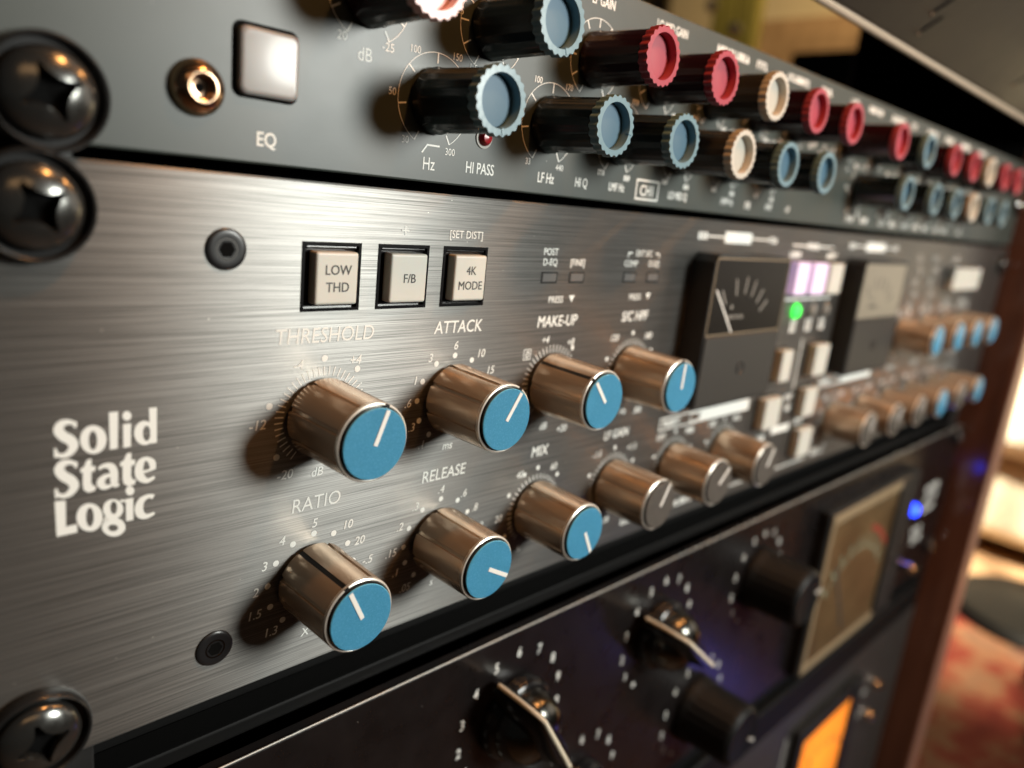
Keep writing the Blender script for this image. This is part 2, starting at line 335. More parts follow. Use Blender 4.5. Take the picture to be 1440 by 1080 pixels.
LOGO_RIB= [[(13.58, -34.99, 0.51), (13.57, -35.87, 0.39)], [(13.59, -35.31, 0.51), (12.79, -34.92, 0.71), (11.94, -35.09, 1.1), (11.53, -35.88, 1.25), (12.04, -36.83, 1.33), (12.87, -37.52, 1.37), (13.3, -38.44, 1.21), (12.75, -39.4, 0.98), (11.86, -39.69, 0.67), (11.07, -39.23, 0.51)], [(11.06, -38.47, 0.35), (11.13, -39.8, 0.51)], [(13.48, -40.83, 0.51), (13.46, -41.73, 0.39)], [(13.48, -41.16, 0.51), (12.67, -40.73, 0.71), (11.81, -40.88, 1.1), (11.4, -41.67, 1.25), (11.92, -42.67, 1.33), (12.75, -43.41, 1.37), (13.19, -44.37, 1.21), (12.63, -45.33, 0.98), (11.73, -45.59, 0.67), (10.93, -45.09, 0.51)], [(10.93, -44.31, 0.35), (10.99, -45.68, 0.51)], [(16.34, -42.49, 0.43), (17.04, -42.11, 0.67), (17.95, -42.33, 0.98), (18.36, -43.25, 1.06), (18.37, -44.54, 1.06), (18.48, -45.31, 0.78), (19.04, -45.37, 0.43)], [(18.2, -43.61, 0.43), (17.09, -43.82, 0.82), (16.58, -44.5, 1.1), (16.96, -45.32, 0.86), (17.88, -45.3, 0.51), (18.3, -44.87, 0.39)], [(22.13, -44.11, 0.39), (23.07, -43.99, 0.43), (24.16, -43.71, 0.47)], [(23.76, -43.81, 0.86), (23.64, -42.77, 0.98), (22.86, -42.06, 0.63), (22.07, -42.49, 1.06), (21.78, -43.7, 1.21), (22.04, -44.84, 1.18), (22.89, -45.54, 0.78), (24.01, -45.19, 0.47)], [(19.14, -47.95, 0.43), (19.93, -48.17, 0.35)], [(17.44, -49.97, 0.59), (17.11, -50.63, 0.67), (17.94, -50.83, 0.51)], [(23.81, -48.37, 0.78), (23.12, -48.08, 0.67), (22.1, -48.53, 1.02), (21.69, -49.68, 1.21), (21.95, -50.82, 1.14), (22.78, -51.29, 0.78), (23.91, -51.01, 0.47)]]
LOGO_RING= [([(17.54, -38.23), (17.48, -38.7), (17.34, -39.13), (17.12, -39.51), (16.84, -39.8), (16.5, -40.0), (16.13, -40.1), (15.75, -40.09), (15.37, -39.97), (15.01, -39.75), (14.7, -39.44), (14.44, -39.06), (14.25, -38.62), (14.14, -38.16), (14.11, -37.68), (14.17, -37.22), (14.31, -36.8), (14.52, -36.43), (14.8, -36.14), (15.12, -35.94), (15.49, -35.84), (15.87, -35.84), (16.24, -35.95), (16.6, -36.16), (16.92, -36.46), (17.19, -36.83), (17.39, -37.27), (17.51, -37.74)], [(16.28, -38.15), (16.26, -38.46), (16.21, -38.75), (16.14, -39.0), (16.05, -39.21), (15.95, -39.36), (15.83, -39.44), (15.71, -39.46), (15.59, -39.4), (15.48, -39.28), (15.39, -39.1), (15.31, -38.86), (15.26, -38.59), (15.23, -38.29), (15.22, -37.98), (15.24, -37.68), (15.29, -37.39), (15.36, -37.14), (15.45, -36.93), (15.56, -36.78), (15.67, -36.7), (15.79, -36.68), (15.91, -36.73), (16.01, -36.85), (16.11, -37.03), (16.19, -37.27), (16.24, -37.54), (16.28, -37.84)]), ([(24.14, -38.24), (24.1, -38.66), (23.98, -39.04), (23.8, -39.37), (23.56, -39.64), (23.28, -39.82), (22.96, -39.91), (22.63, -39.9), (22.31, -39.8), (22.0, -39.61), (21.73, -39.34), (21.5, -39.01), (21.33, -38.62), (21.23, -38.21), (21.2, -37.79), (21.25, -37.39), (21.36, -37.01), (21.54, -36.68), (21.77, -36.42), (22.05, -36.24), (22.36, -36.15), (22.68, -36.14), (23.01, -36.24), (23.32, -36.42), (23.59, -36.68), (23.83, -37.01), (24.0, -37.4), (24.11, -37.81)], [(23.47, -38.2), (23.46, -38.46), (23.41, -38.71), (23.35, -38.92), (23.26, -39.1), (23.16, -39.22), (23.05, -39.29), (22.93, -39.3), (22.82, -39.25), (22.71, -39.15), (22.61, -38.99), (22.53, -38.79), (22.47, -38.56), (22.43, -38.31), (22.42, -38.04), (22.44, -37.79), (22.48, -37.54), (22.55, -37.33), (22.63, -37.16), (22.73, -37.03), (22.85, -36.96), (22.96, -36.95), (23.08, -37.0), (23.19, -37.1), (23.28, -37.25), (23.37, -37.45), (23.43, -37.68), (23.46, -37.94)]), ([(16.73, -50.01), (16.68, -50.5), (16.53, -50.93), (16.31, -51.3), (16.03, -51.58), (15.69, -51.76), (15.32, -51.83), (14.93, -51.78), (14.55, -51.63), (14.19, -51.38), (13.87, -51.03), (13.62, -50.62), (13.43, -50.16), (13.32, -49.67), (13.29, -49.18), (13.35, -48.72), (13.49, -48.29), (13.7, -47.93), (13.98, -47.65), (14.31, -47.47), (14.67, -47.39), (15.06, -47.42), (15.44, -47.57), (15.8, -47.81), (16.12, -48.14), (16.39, -48.55), (16.58, -49.02), (16.7, -49.51)], [(15.53, -49.68), (15.51, -50.0), (15.47, -50.3), (15.4, -50.57), (15.31, -50.78), (15.21, -50.93), (15.1, -51.01), (14.99, -51.02), (14.88, -50.95), (14.77, -50.82), (14.68, -50.62), (14.61, -50.37), (14.56, -50.08), (14.53, -49.77), (14.53, -49.44), (14.55, -49.12), (14.6, -48.82), (14.66, -48.56), (14.75, -48.35), (14.85, -48.2), (14.96, -48.12), (15.07, -48.11), (15.18, -48.17), (15.28, -48.31), (15.38, -48.5), (15.45, -48.75), (15.5, -49.04), (15.53, -49.35)]), ([(19.53, -49.36), (19.49, -49.7), (19.38, -50.01), (19.2, -50.28), (18.97, -50.47), (18.71, -50.6), (18.41, -50.64), (18.1, -50.61), (17.79, -50.49), (17.5, -50.31), (17.25, -50.06), (17.04, -49.76), (16.88, -49.42), (16.79, -49.07), (16.77, -48.72), (16.81, -48.38), (16.92, -48.08), (17.09, -47.82), (17.31, -47.62), (17.57, -47.5), (17.86, -47.45), (18.17, -47.48), (18.48, -47.58), (18.77, -47.76), (19.03, -48.01), (19.24, -48.31), (19.4, -48.64), (19.5, -49.0)], [(18.66, -48.94), (18.65, -49.16), (18.61, -49.37), (18.55, -49.54), (18.48, -49.69), (18.39, -49.79), (18.29, -49.84), (18.19, -49.84), (18.09, -49.79), (18.0, -49.69), (17.92, -49.55), (17.85, -49.38), (17.8, -49.18), (17.77, -48.96), (17.77, -48.73), (17.78, -48.51), (17.82, -48.31), (17.88, -48.14), (17.95, -47.99), (18.04, -47.89), (18.14, -47.84), (18.24, -47.84), (18.34, -47.89), (18.43, -47.98), (18.51, -48.12), (18.58, -48.29), (18.63, -48.5), (18.66, -48.71)]), ([(19.78, -52.31), (19.73, -52.64), (19.6, -52.93), (19.4, -53.16), (19.14, -53.34), (18.82, -53.44), (18.47, -53.46), (18.11, -53.4), (17.75, -53.27), (17.42, -53.07), (17.12, -52.81), (16.87, -52.51), (16.69, -52.18), (16.58, -51.84), (16.55, -51.5), (16.6, -51.18), (16.72, -50.89), (16.92, -50.66), (17.17, -50.49), (17.48, -50.39), (17.82, -50.36), (18.18, -50.41), (18.54, -50.53), (18.88, -50.72), (19.18, -50.98), (19.44, -51.28), (19.63, -51.61), (19.74, -51.96)], [(18.75, -52.18), (18.73, -52.3), (18.67, -52.4), (18.59, -52.48), (18.48, -52.53), (18.35, -52.56), (18.21, -52.57), (18.06, -52.54), (17.91, -52.49), (17.76, -52.41), (17.64, -52.32), (17.53, -52.21), (17.46, -52.09), (17.41, -51.96), (17.4, -51.84), (17.41, -51.73), (17.47, -51.63), (17.55, -51.55), (17.66, -51.49), (17.79, -51.46), (17.93, -51.46), (18.08, -51.48), (18.23, -51.54), (18.37, -51.61), (18.5, -51.71), (18.6, -51.82), (18.68, -51.94), (18.73, -52.06)])]
LOGO_POL= [[(17.92, -34.25), (19.14, -34.26), (18.97, -39.8), (17.92, -39.83)], [(19.75, -36.27), (20.83, -36.26), (20.75, -39.85), (19.71, -39.84)], [(23.34, -34.29), (24.45, -34.32), (24.4, -39.8), (23.47, -39.82)], [(10.69, -46.17), (12.05, -46.33), (11.96, -50.3), (13.31, -50.21), (13.39, -51.52), (10.74, -51.55)], [(19.9, -47.86), (20.96, -47.87), (20.9, -51.47), (19.89, -51.44)], [(14.89, -40.84), (15.5, -40.75), (15.47, -41.86), (15.96, -41.91), (15.91, -42.74), (15.44, -42.73), (15.36, -44.35), (15.56, -44.86), (16.02, -45.0), (15.79, -45.67), (14.96, -45.79), (14.37, -45.29), (14.26, -44.34), (14.33, -42.64), (13.96, -42.53), (14.09, -41.93), (14.48, -41.8)], [(20.15, -40.81), (20.79, -40.71), (20.77, -41.86), (21.31, -41.92), (21.26, -42.77), (20.76, -42.76), (20.69, -44.44), (20.91, -44.96), (21.41, -45.11), (21.17, -45.8), (20.28, -45.93), (19.64, -45.4), (19.51, -44.42), (19.57, -42.67), (19.17, -42.55), (19.3, -41.94), (19.71, -41.8)], [(20.91, -35.16), (20.87, -35.38), (20.78, -35.57), (20.64, -35.71), (20.47, -35.79), (20.28, -35.8), (20.09, -35.74), (19.92, -35.61), (19.79, -35.43), (19.71, -35.22), (19.68, -35.0), (19.71, -34.78), (19.8, -34.59), (19.94, -34.45), (20.11, -34.37), (20.3, -34.36), (20.49, -34.42), (20.66, -34.55), (20.8, -34.72), (20.88, -34.94)], [(21.11, -46.8), (21.08, -47.02), (20.99, -47.21), (20.85, -47.35), (20.68, -47.41), (20.48, -47.41), (20.3, -47.33), (20.13, -47.19), (20.0, -47.0), (19.91, -46.78), (19.89, -46.54), (19.92, -46.32), (20.01, -46.14), (20.15, -46.0), (20.32, -45.94), (20.51, -45.94), (20.7, -46.01), (20.87, -46.15), (21.0, -46.35), (21.09, -46.57)]]

# ------------------------------------------------------------------ the setting
FZ = -700.0
fl = MB().box(-2500, 4200, -2600, 3600, FZ - 30, FZ).build('floor', 'floor_wood'); tag(fl, kind='structure')
wl = MB().box(3000, 3040, -2600, 3600, FZ, 1900).build('wall', 'wall_cream'); tag(wl, 'cream plaster wall lit by warm light far behind the rack', 'wall')
rug = empty('rug', (1500, 60, FZ), 'red and tan patterned rug lying on the floor beside the rack', 'rug')
MB().box(560, 1740, -900, 700, FZ + 1, FZ + 10, 3).build('field', 'rug_pattern', rug)
MB().box(1741, 1960, -900, 700, FZ + 1, FZ + 10, 3).build('border', 'rug_border', rug)

sofa = empty('sofa', (2250, 300, FZ), 'cream upholstered sofa beyond the patterned rug', 'sofa')
MB().box(1890, 2600, -520, 580, -640, -455, 40, 4).build('base', 'cream_fabric', sofa)
MB().box(1840, 2560, -500, 372, -440, -110, 55, 5).build('seat_cushion', 'cream_fabric', sofa)
MB().box(2500, 2760, -520, 580, -440, 260, 60, 5).build('backrest', 'cream_fabric', sofa)
for x in (1960, 2540):
    for y in (-440, 500): MB().lathe([(24, 0), (18, 0.01)], (0, 0, 0), 16).build('void_tmp', 'void') if False else MB().box(x - 25, x + 25, y - 25, y + 25, FZ, -641, 4).build('foot', 'door_brown', sofa)

st = empty('microphone_stand', (1668, 62, FZ), 'black microphone stand with a round base on the red rug', 'microphone stand')
mb = MB()
def zlathe(mb, prof, c, n=40):
    vs = []; fs = []
    for r, z in prof:
        for k in range(n): a = 2 * math.pi * k / n; vs.append((c[0] + r * math.cos(a), c[1] + r * math.sin(a), c[2] + z))
    for i in range(len(prof) - 1):
        for k in range(n): k2 = (k + 1) % n; fs.append([i * n + k, i * n + k2, (i + 1) * n + k2, (i + 1) * n + k])
    fs.append([k for k in range(n)][::-1]); fs.append([(len(prof) - 1) * n + k for k in range(n)])
    mb.add(vs, fs, True); return mb
zlathe(MB(), [(150, 11), (152, 20), (140, 34), (60, 46), (18, 50)], (1668, 62, FZ)).build('base', 'recess_black', st)
zlathe(MB(), [(11, 48), (11, 900)], (1668, 62, FZ), 16).build('pole', 'black_plastic', st)
tp = empty('tripod_stand', (1290, -30, FZ), 'black tripod stand with splayed legs at the near edge of the rug', 'tripod stand')
for ex, ey in ((1215, -24), (1420, 20), (1330, -240)): MB().tube([(1310, -60, -260), (ex, ey, FZ + 22)], [13, 11]).build('leg', 'black_plastic', tp)
MB().tube([(1310, -60, -300), (1310, -60, 300)], 12).build('pole', 'black_plastic', tp)

amp = empty('amplifier_cabinet', (1500, 515, FZ), 'tall black amplifier cabinet standing behind the rack', 'amplifier')
MB().box(1330, 1820, 432, 596, FZ + 1, 292, 8).build('body', 'void', amp)
MB().box(1322, 1329, 450, 578, FZ + 60, 262).build('grille', 'void', amp)
cab = empty('sideboard', (2400, 900, FZ), 'brown wooden sideboard lit warmly in front of the cream wall', 'sideboard')
MB().box(2150, 2600, 150, 1195, FZ + 1, 560, 6).build('body', 'cabinet_wood', cab)
MB().box(2140, 2149, 170, 660, FZ + 90, 520, 3).build('door', 'cabinet_wood', cab); MB().box(2140, 2149, 668, 1180, FZ + 90, 520, 3).build('door', 'cabinet_wood', cab)
for i, (y, w) in enumerate(((925, 26), (985, 34))):
    c = MB().box(1710, 1750, y - w, y + w, FZ + 1, 900, 6)
    tag(c.build('brass_post', 'post_olive'), ['narrow olive gold post left of its wider twin behind the rack', 'wide olive gold post nearer the cream lit wall behind the rack'][1 - i], 'post', 'olive gold posts behind the rack')
dr = MB().box(1900, 1930, 1300, 2600, FZ + 1, 1200, 5).build('door', 'door_brown'); tag(dr, 'dark olive brown door in the dim room behind the rack', 'door')
for (az, el, dd, r, lab) in ((0.581, 0.236, 1500, 11, 'upper of two added glinting crystal drops hanging behind the equalizer'), (0.551, 0.212, 1500, 12, 'lower of two added glinting crystal drops hanging behind the equalizer')):
    x, y = -16 + dd * math.cos(az), -111 + dd * math.sin(az)
    c = empty('bokeh_drop', (x, y, 2 + dd * el), lab, 'crystal drop', 'crystal drops behind the rack')
    zlathe(MB(), [(1, -r * 1.2), (r * .75, -r * .6), (r, 0), (r * .7, r * .7), (1, r)], (x, y, 2 + dd * el), 10).build('drop', 'bokeh', c)  # added drops standing in for blurred spots of light
    MB().tube([(x, y, 2 + dd * el + r), (x, y, 1500)], 1.0, 6).build('wire', 'door_brown', c)

# ------------------------------------------------------------------ rack
rack = empty('rack_cabinet', (241, 20, -420), 'open equipment rack with a glossy red brown wooden cheek at its right end', 'rack')
MB().box(485.5, 506, -18, 110, -640, 128, 1.6, 3).build('side_panel', 'cheek_wood', rack)
MB().box(485.7, 505.8, -19.2, -18.02, -639, 127, 0.4, 2).build('edge_highlight', 'cheek_edge_lit', rack)  # lighter colour paints the light caught by the cheek's front edge
for x in (1, 467): MB().box(x, x + 14.5, 3.4, 24, -640, 46, 0.4).build('rail', 'black_paint', rack)
MB().box(-2, 484.5, 3, 62, -640, -625).build('bottom_shelf', 'black_paint', rack)

MB().box(484.6, 485.4, 4, 108, 47, 126).build('shade_sheet', 'void', rack)  # added black sheet, paints the gap above the equalizer dark

board = empty('console_board', (240, -10, 57), 'dark brown sloping board with a pale rounded edge hanging above the rack', 'board')
SL = R(38)      # leans out over the viewer
def slope(u, t):  # u along the board away from its lower edge, t behind its face
    return (-10 - u * math.sin(SL) + t * math.cos(SL), 57 + u * math.cos(SL) + t * math.sin(SL))
def slab(x0, x1, u0, u1, t0, t1, name, mat, parent, bev=0.0):
    a = [slope(u0, t0), slope(u1, t0), slope(u1, t1), slope(u0, t1)]
    mb = MB(); mb.add([(x0, *q) for q in a] + [(x1, *q) for q in a], [[0, 1, 2, 3], [7, 6, 5, 4], [0, 4, 5, 1], [1, 5, 6, 2], [2, 6, 7, 3], [3, 7, 4, 0]])
    return mb.build(name, mat, parent)
slab(-2, 484, 2.2, 420, 0, 18, 'panel', 'board_brown', board)
q = [slope(1.6, 1.2 + 0.0), ]
MB().tube([(-2, *slope(0.9, 1.6)), (484, *slope(0.9, 1.6))], 1.5, 14).build('edge_strip', 'board_edge', board)
slab(-2, 484, 0.2, 2.0, 3.2, 18, 'edge_back', 'board_brown', board)

for x, u in ((243, 14), (246, 8), (352, 11)):
    mb = MB(); a = [(x, u - 1.2), (x + 2.0, u - 1.2), (x + 6.7, u + 5.0), (x + 4.7, u + 5.0)]
    mb.add([(px, *slope(pu, -0.15)) for px, pu in a], [[0, 1, 2, 3]]); mb.build('slot', 'void', board)
    c = (x + 0.2, *slope(u - 2.0, -0.4)); mb = MB(); zlathe(mb, [(0.2, -0.55), (0.55, 0), (0.2, 0.55)], c, 10); mb.build('stud', 'glint_steel', board)

# ------------------------------------------------------------------ shared prototypes
def polar(cx, cz, r, a): return cx + r * math.sin(R(a)), cz + r * math.cos(R(a))
PY = -0.06                                   # printed ink sits a hair in front of its panel

def make_knob(cap):
    def mod(a, i):
        if i < 1 or i > 5: return 1
        d = math.degrees(a) % 45; k = min(d, 45 - d)
        return 0.948 if k < 3.3 else 1
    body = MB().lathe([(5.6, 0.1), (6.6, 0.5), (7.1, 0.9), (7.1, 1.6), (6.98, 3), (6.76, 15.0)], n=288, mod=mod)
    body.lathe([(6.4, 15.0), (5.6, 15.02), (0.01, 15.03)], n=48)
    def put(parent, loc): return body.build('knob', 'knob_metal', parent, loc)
    def kids(k):
        w = tuple(WPOS[k])
        MB().lathe([(6.76, 15.02), (6.76, 15.2), (6.66, 15.5), (6.42, 15.62), (6.24, 15.5), (6.2, 15.05)], n=96).build('rim', 'knob_rim', k, w)
        MB().lathe([(5.98, 15.04), (5.98, 16.02)], n=64).build('cap_base', 'black_plastic', k, w)
        MB().lathe([(6.0, 16.03), (6.02, 16.2), (5.92, 16.3)], n=64).poly([polar(0, 0, 5.92, 360 * i / 64) for i in range(64)], -16.3).build('cap', 'cap_blue' if cap == 'blue' else 'cap_grey', k, w)
        MB().box(-0.42, 0.42, -16.42, -16.2, -0.3, 5.8, 0.04, 1).build('pointer', 'pointer_white', k, w)
        g = MB(); r0, r1 = 7.0, 6.66
        g.add([(-0.40, -1.0, r0), (0.40, -1.0, r0), (0.40, -15.7, r1), (-0.40, -15.7, r1), (-0.40, -1.0, r0 - .6), (0.40, -1.0, r0 - .6), (0.40, -15.7, r1 - .6), (-0.40, -15.7, r1 - .6)], [[0, 1, 2, 3], [0, 4, 5, 1], [3, 2, 6, 7], [0, 3, 7, 4], [1, 5, 6, 2]])
        g.build('pointer_groove', 'black_plastic', k, w)
    return put, kids
KP = {}
def knob(parent, x, z, cw, cap='blue', zoff=0):
    if cap not in KP:
        put, kids = make_knob(cap); k = put(parent, (x, 0, z)); kids(k); k.rotation_euler = (0, R(cw), 0); KP[cap] = k; return k
    return copy_tree(KP[cap], parent, (x, 0, z), R(cw))

EP = {}
def eq_knob(parent, x, z, cw, kind='blue'):
    if kind not in EP:
        b = MB().lathe([(5.0, 0.1), (5.5, 0.5), (5.55, 1.2), (5.3, 2.6), (5.05, 14.7)], n=132, mod=lambda a, i: 1 + 0.006 * math.cos(22 * a) * (i > 1))
        b.lathe([(4.9, 14.7), (0.01, 14.71)], n=24)
        k = b.build('knob', 'eqknob_body_' + kind, parent, (x, 0, z)); w = (x, 0, z)
        sc = lambda a, i: 1 + (0.034 * math.cos(22 * a) if i < 4 else 0)
        MB().lathe([(4.9, 14.72), (5.4, 15.0), (5.46, 16.75), (5.36, 17.0), (4.3, 17.02), (4.2, 16.8), (4.15, 14.9)], n=176, mod=sc).build('rim', 'eqknob_rim_' + kind, k, w)
        c = MB().lathe([(4.12, 15.0), (4.0, 15.2), (2.6, 15.3), (0.01, 15.34)], n=40)
        c.build('cap', 'eqknob_cap_' + kind, k, w)
        MB().box(-0.3, 0.3, -17.12, -16.3, 4.1, 5.3, 0.1, 1).build('index', 'eqknob_rim_' + kind, k, w)
        k.rotation_euler = (0, R(cw), 0); EP[kind] = k; return k
    return copy_tree(EP[kind], parent, (x, 0, z), R(cw))

def push_button(parent, x, z, label=None, mat='button_cap', proto=[None]):
    b = MB(); fr = [(-5.6, 5.6, 5.2, 5.75), (-5.6, 5.6, -5.75, -5.2), (-5.6, -5.1, -5.2, 5.2), (5.1, 5.6, -5.2, 5.2)]
    for x0, x1, z0, z1 in fr: b.box(x0, x1, -0.12, 2.5, z0, z1)
    b.box(-5.1, 5.1, 0.7, 2.9, -5.2, 5.2).box(-4.9, 4.9, 0.15, 0.72, 4.55, 5.15, 0.25, 3)
    k = b.build('push_button', 'black_gloss', parent, (x, 0, z)); w = (x, 0, z)
    c = MB(); c.box(-4.05, 4.0, -1.9, 0.65, -4.4, 4.3, 0.45, 4)
    c.build('cap', mat, k, w)
    if label:
        t = MB()
        for i, ln in enumerate(label): t.text(ln, 0.1, (len(label) - 1) * 1.45 - i * 2.85, 2.3, -1.94, bold=0.01, sx=0.94)
        t.build('lettering', 'print_dark', k, w)
    return k

def screw(name, x, y, z, label, cat, group=None, head='phillips', rot=0.0, s=1.0, mat='screw_black'):
    r = empty(name, (x, y, z), label, cat, group)
    w = (x, y, z)
    MB().lathe([(6.9 * s, 0.0), (7.1 * s, 0.5), (7.05 * s, 1.5), (6.85 * s, 2.3), (6.6 * s, 2.5), (6.35 * s, 2.3), (6.2 * s, 1.0), (1, 0.95)], n=64).build('cup_washer', 'washer_black', r, w)
    h = MB(); rad = 5.45 * s; ht = 2.7 * s; N_ = 96; rings = []
    # domed head with a cross recess pressed into the mesh
    steps = [rad * math.sin(i / 26 * math.pi / 2) for i in range(27)]
    vs = [(0, 0, 0)]; fs = []
    def dep(px, pz):
        q = math.hypot(px, pz); d = 1.2 + ht * math.sqrt(max(0, 1 - (q / (rad * 1.02)) ** 2)) * 0.95 + 0.35
        cr, sr = math.cos(rot), math.sin(rot); a, b = abs(px * cr + pz * sr), abs(-px * sr + pz * cr); arm = 3.7 * s
        st = ((a ** 0.5 + b ** 0.5) ** 2) / (arm * 1.3)          # four pointed star
        if max(a, b) > arm * 0.92: st = 9
        k = max(0, min(1, (1.06 - st) / 0.12)); KK[px, pz] = k
        return max(1.62 * s, d - k * (1.5 * s + 0.9 * s * (1 - min(1, q / arm))))
    KK = {}
    G = 64; idx = {}; kv = [0]
    for i in range(G + 1):
        for k in range(N_):
            q = rad * i / G; a = 2 * math.pi * k / N_; px, pz = q * math.cos(a), q * math.sin(a)
            idx[i, k] = len(vs); vs.append((px, -dep(px, pz), pz)); kv.append(KK[px, pz])
    for i in range(G):
        for k in range(N_): k2 = (k + 1) % N_; fs.append([idx[i, k], idx[i + 1, k], idx[i + 1, k2], idx[i, k2]])
    ins = [f for f in fs if sum(kv[i] for i in f) > 2.4]; out = [f for f in fs if sum(kv[i] for i in f) <= 2.4]
    h.add(vs, out, True); h.lathe([(rad, 0.9), (rad * 0.999, 1.5 * s)], n=N_); h.cur = 1; h.add(vs, ins, True)
    h.build('head', [mat, 'void'], r, w)  # recess faces are near-black to paint in their shade
    return r
def hex_screw(name, parent, x, z, r, mat, domed, mb_name='hex_screw'):
    w = (x, 0, z); hx = r * 0.30
    if domed: prof = [(r, 0.0), (r * 0.99, 0.5), (r * 0.92, 1.2), (r * 0.76, 1.9), (r * 0.58, 2.3), (r * 0.5, 2.36), (r * 0.46, 2.3)]; d0 = 2.3
    else: prof = [(r, 0.0), (r * 0.99, 0.3), (r * 0.93, 0.45), (r * 0.8, 0.5), (r * 0.6, 0.5), (r * 0.45, 0.47)]; d0 = 0.47
    if not domed:
        k = MB().lathe(prof + [(0.01, d0)], n=48).build(mb_name, mat, parent, w)
        MB().poly([(r * 0.40 * math.cos(math.pi * i / 3), r * 0.40 * math.sin(math.pi * i / 3)) for i in range(6)], -d0 - 0.03).build('socket', 'void', k, w); MB().arc(0, 0, r * 0.5, 0, 360, r * 0.09, -d0 - 0.03).build('socket_rim', 'screw_steel', k, w)  # flat black hexagon paints the shade inside the socket
        return k
    k = MB().lathe(prof[:-1] + [(prof[-1][0], d0), (hx * 1.25, d0 - (0.02 if not domed else 0.2)), (hx * 1.2, 0.07 if not domed else 0.9), (0.01, 0.06 if not domed else 0.7)], n=48).build(mb_name, mat, parent, w)
    MB().disc(0, 0, hx * 1.1, -0.8, 24).build('socket', 'void', k, w)  # black disc paints the shade at the socket's bottom
    return k

def dial(mb, cx, cz, kind, r, texts=(), tr=11.0, step=28, a0=-140, dots=(), ticks=None, ts=2.4, bold=0.012, arc=None, tw=0.22):
    for a in dots: mb.disc(*polar(cx, cz, r, a), 0.58, PY)
    if ticks:
        a_0, a_1, n, r0, r1 = ticks
        for i in range(n):
            a = a_0 + (a_1 - a_0) * i / (n - 1); x0, z0 = polar(cx, cz, r0, a); x1, z1 = polar(cx, cz, r1, a); mb.line(x0, z0, x1, z1, tw, PY)
    if arc: mb.arc(cx, cz, arc[0], arc[1], arc[2], arc[3], PY - 0.004)
    for t in texts:
        x, z = (t[2], t[3]) if len(t) == 4 else polar(cx, cz, tr, t[1])
        mb.text(t[0], x, z, ts, PY, shear=0.18, bold=bold, sx=0.95)

# ------------------------------------------------------------------ upper unit: dual equalizer
eq = empty('equalizer_unit', (241, 0, 1.6), 'grey green dual channel equalizer full of fluted blue, red and cream knobs', 'equalizer')
EZ0, EZ1 = 1.7, 44.4
fp = MB().box(0, 482.6, 0, 3, EZ0, EZ1, 0.35, 2).build('faceplate', 'eq_paint', eq)
MB().box(22, 461, 16, 210, -0.9, EZ1 - 1.2).build('chassis', 'void', eq)
hex_screw('s', eq, 30.2, 11.0, 3.8, 'bronze', True)
def rr(h, r, n=8):
    return [(sx * (h - r) + r * math.cos(R(a0 + 90 * t / n)), sz * (h - r) + r * math.sin(R(a0 + 90 * t / n))) for sx, sz, a0 in ((1, 1, 0), (-1, 1, 90), (-1, -1, 180), (1, -1, 270)) for t in range(n + 1)]
k = MB().poly([(x - 0.12, z + 0.1) for x, z in rr(5.12, 1.4)], -0.1, 0.2).build('square_button', 'void', eq, (40.4, 0, 15.8))
mb = MB(); lp = [(rr(4.6, 1.15), 0.1), (rr(4.6, 1.15), 0.8), (rr(4.52, 1.12), 1.1), (rr(4.3, 1.05), 1.3), (rr(4.0, 0.95), 1.36)]; n = len(lp[0][0])
mb.add([(x, -d, z) for L_, d in lp for x, z in L_], [[i * n + q, i * n + (q + 1) % n, (i + 1) * n + (q + 1) % n, (i + 1) * n + q] for i in range(len(lp) - 1) for q in range(n)] + [[(len(lp) - 1) * n + q for q in range(n)]], True)
mb.build('lens', 'lens_grey', k, (40.4, 0, 15.8))
TOP = [(57.5, 'pink', -40), (84.0, 'blue', 160), (113.2, 'red', 70), (136.5, 'red', 55), (160.4, 'white', 70), (183.4, 'red', 75), (207.0, 'red', 75)]
TOP2 = [(245.0, 'red', 60), (271.3, 'blue', 30), (301.2, 'red', 40), (325.5, 'red', 60), (348.5, 'white', 0), (372.5, 'red', 30), (394.8, 'red', 10)]
BOT = [(71.8, 'blue', 170), (101.4, 'blue', 100), (124.7, 'blue', 65), (149.4, 'white', 130), (172.2, 'blue', 40), (195.1, 'blue', 80)]
BOT2 = [(259.7, 'blue', 40), (289.0, 'blue', 120), (313.5, 'blue', -30), (337.0, 'white', 60), (360.4, 'blue', 10), (382.6, 'blue', 70)]
MATS['eqknob_body_pink'] = MATS['eqknob_body_red']; MATS['eqknob_cap_pink'] = MATS['eqknob_rim_pink']
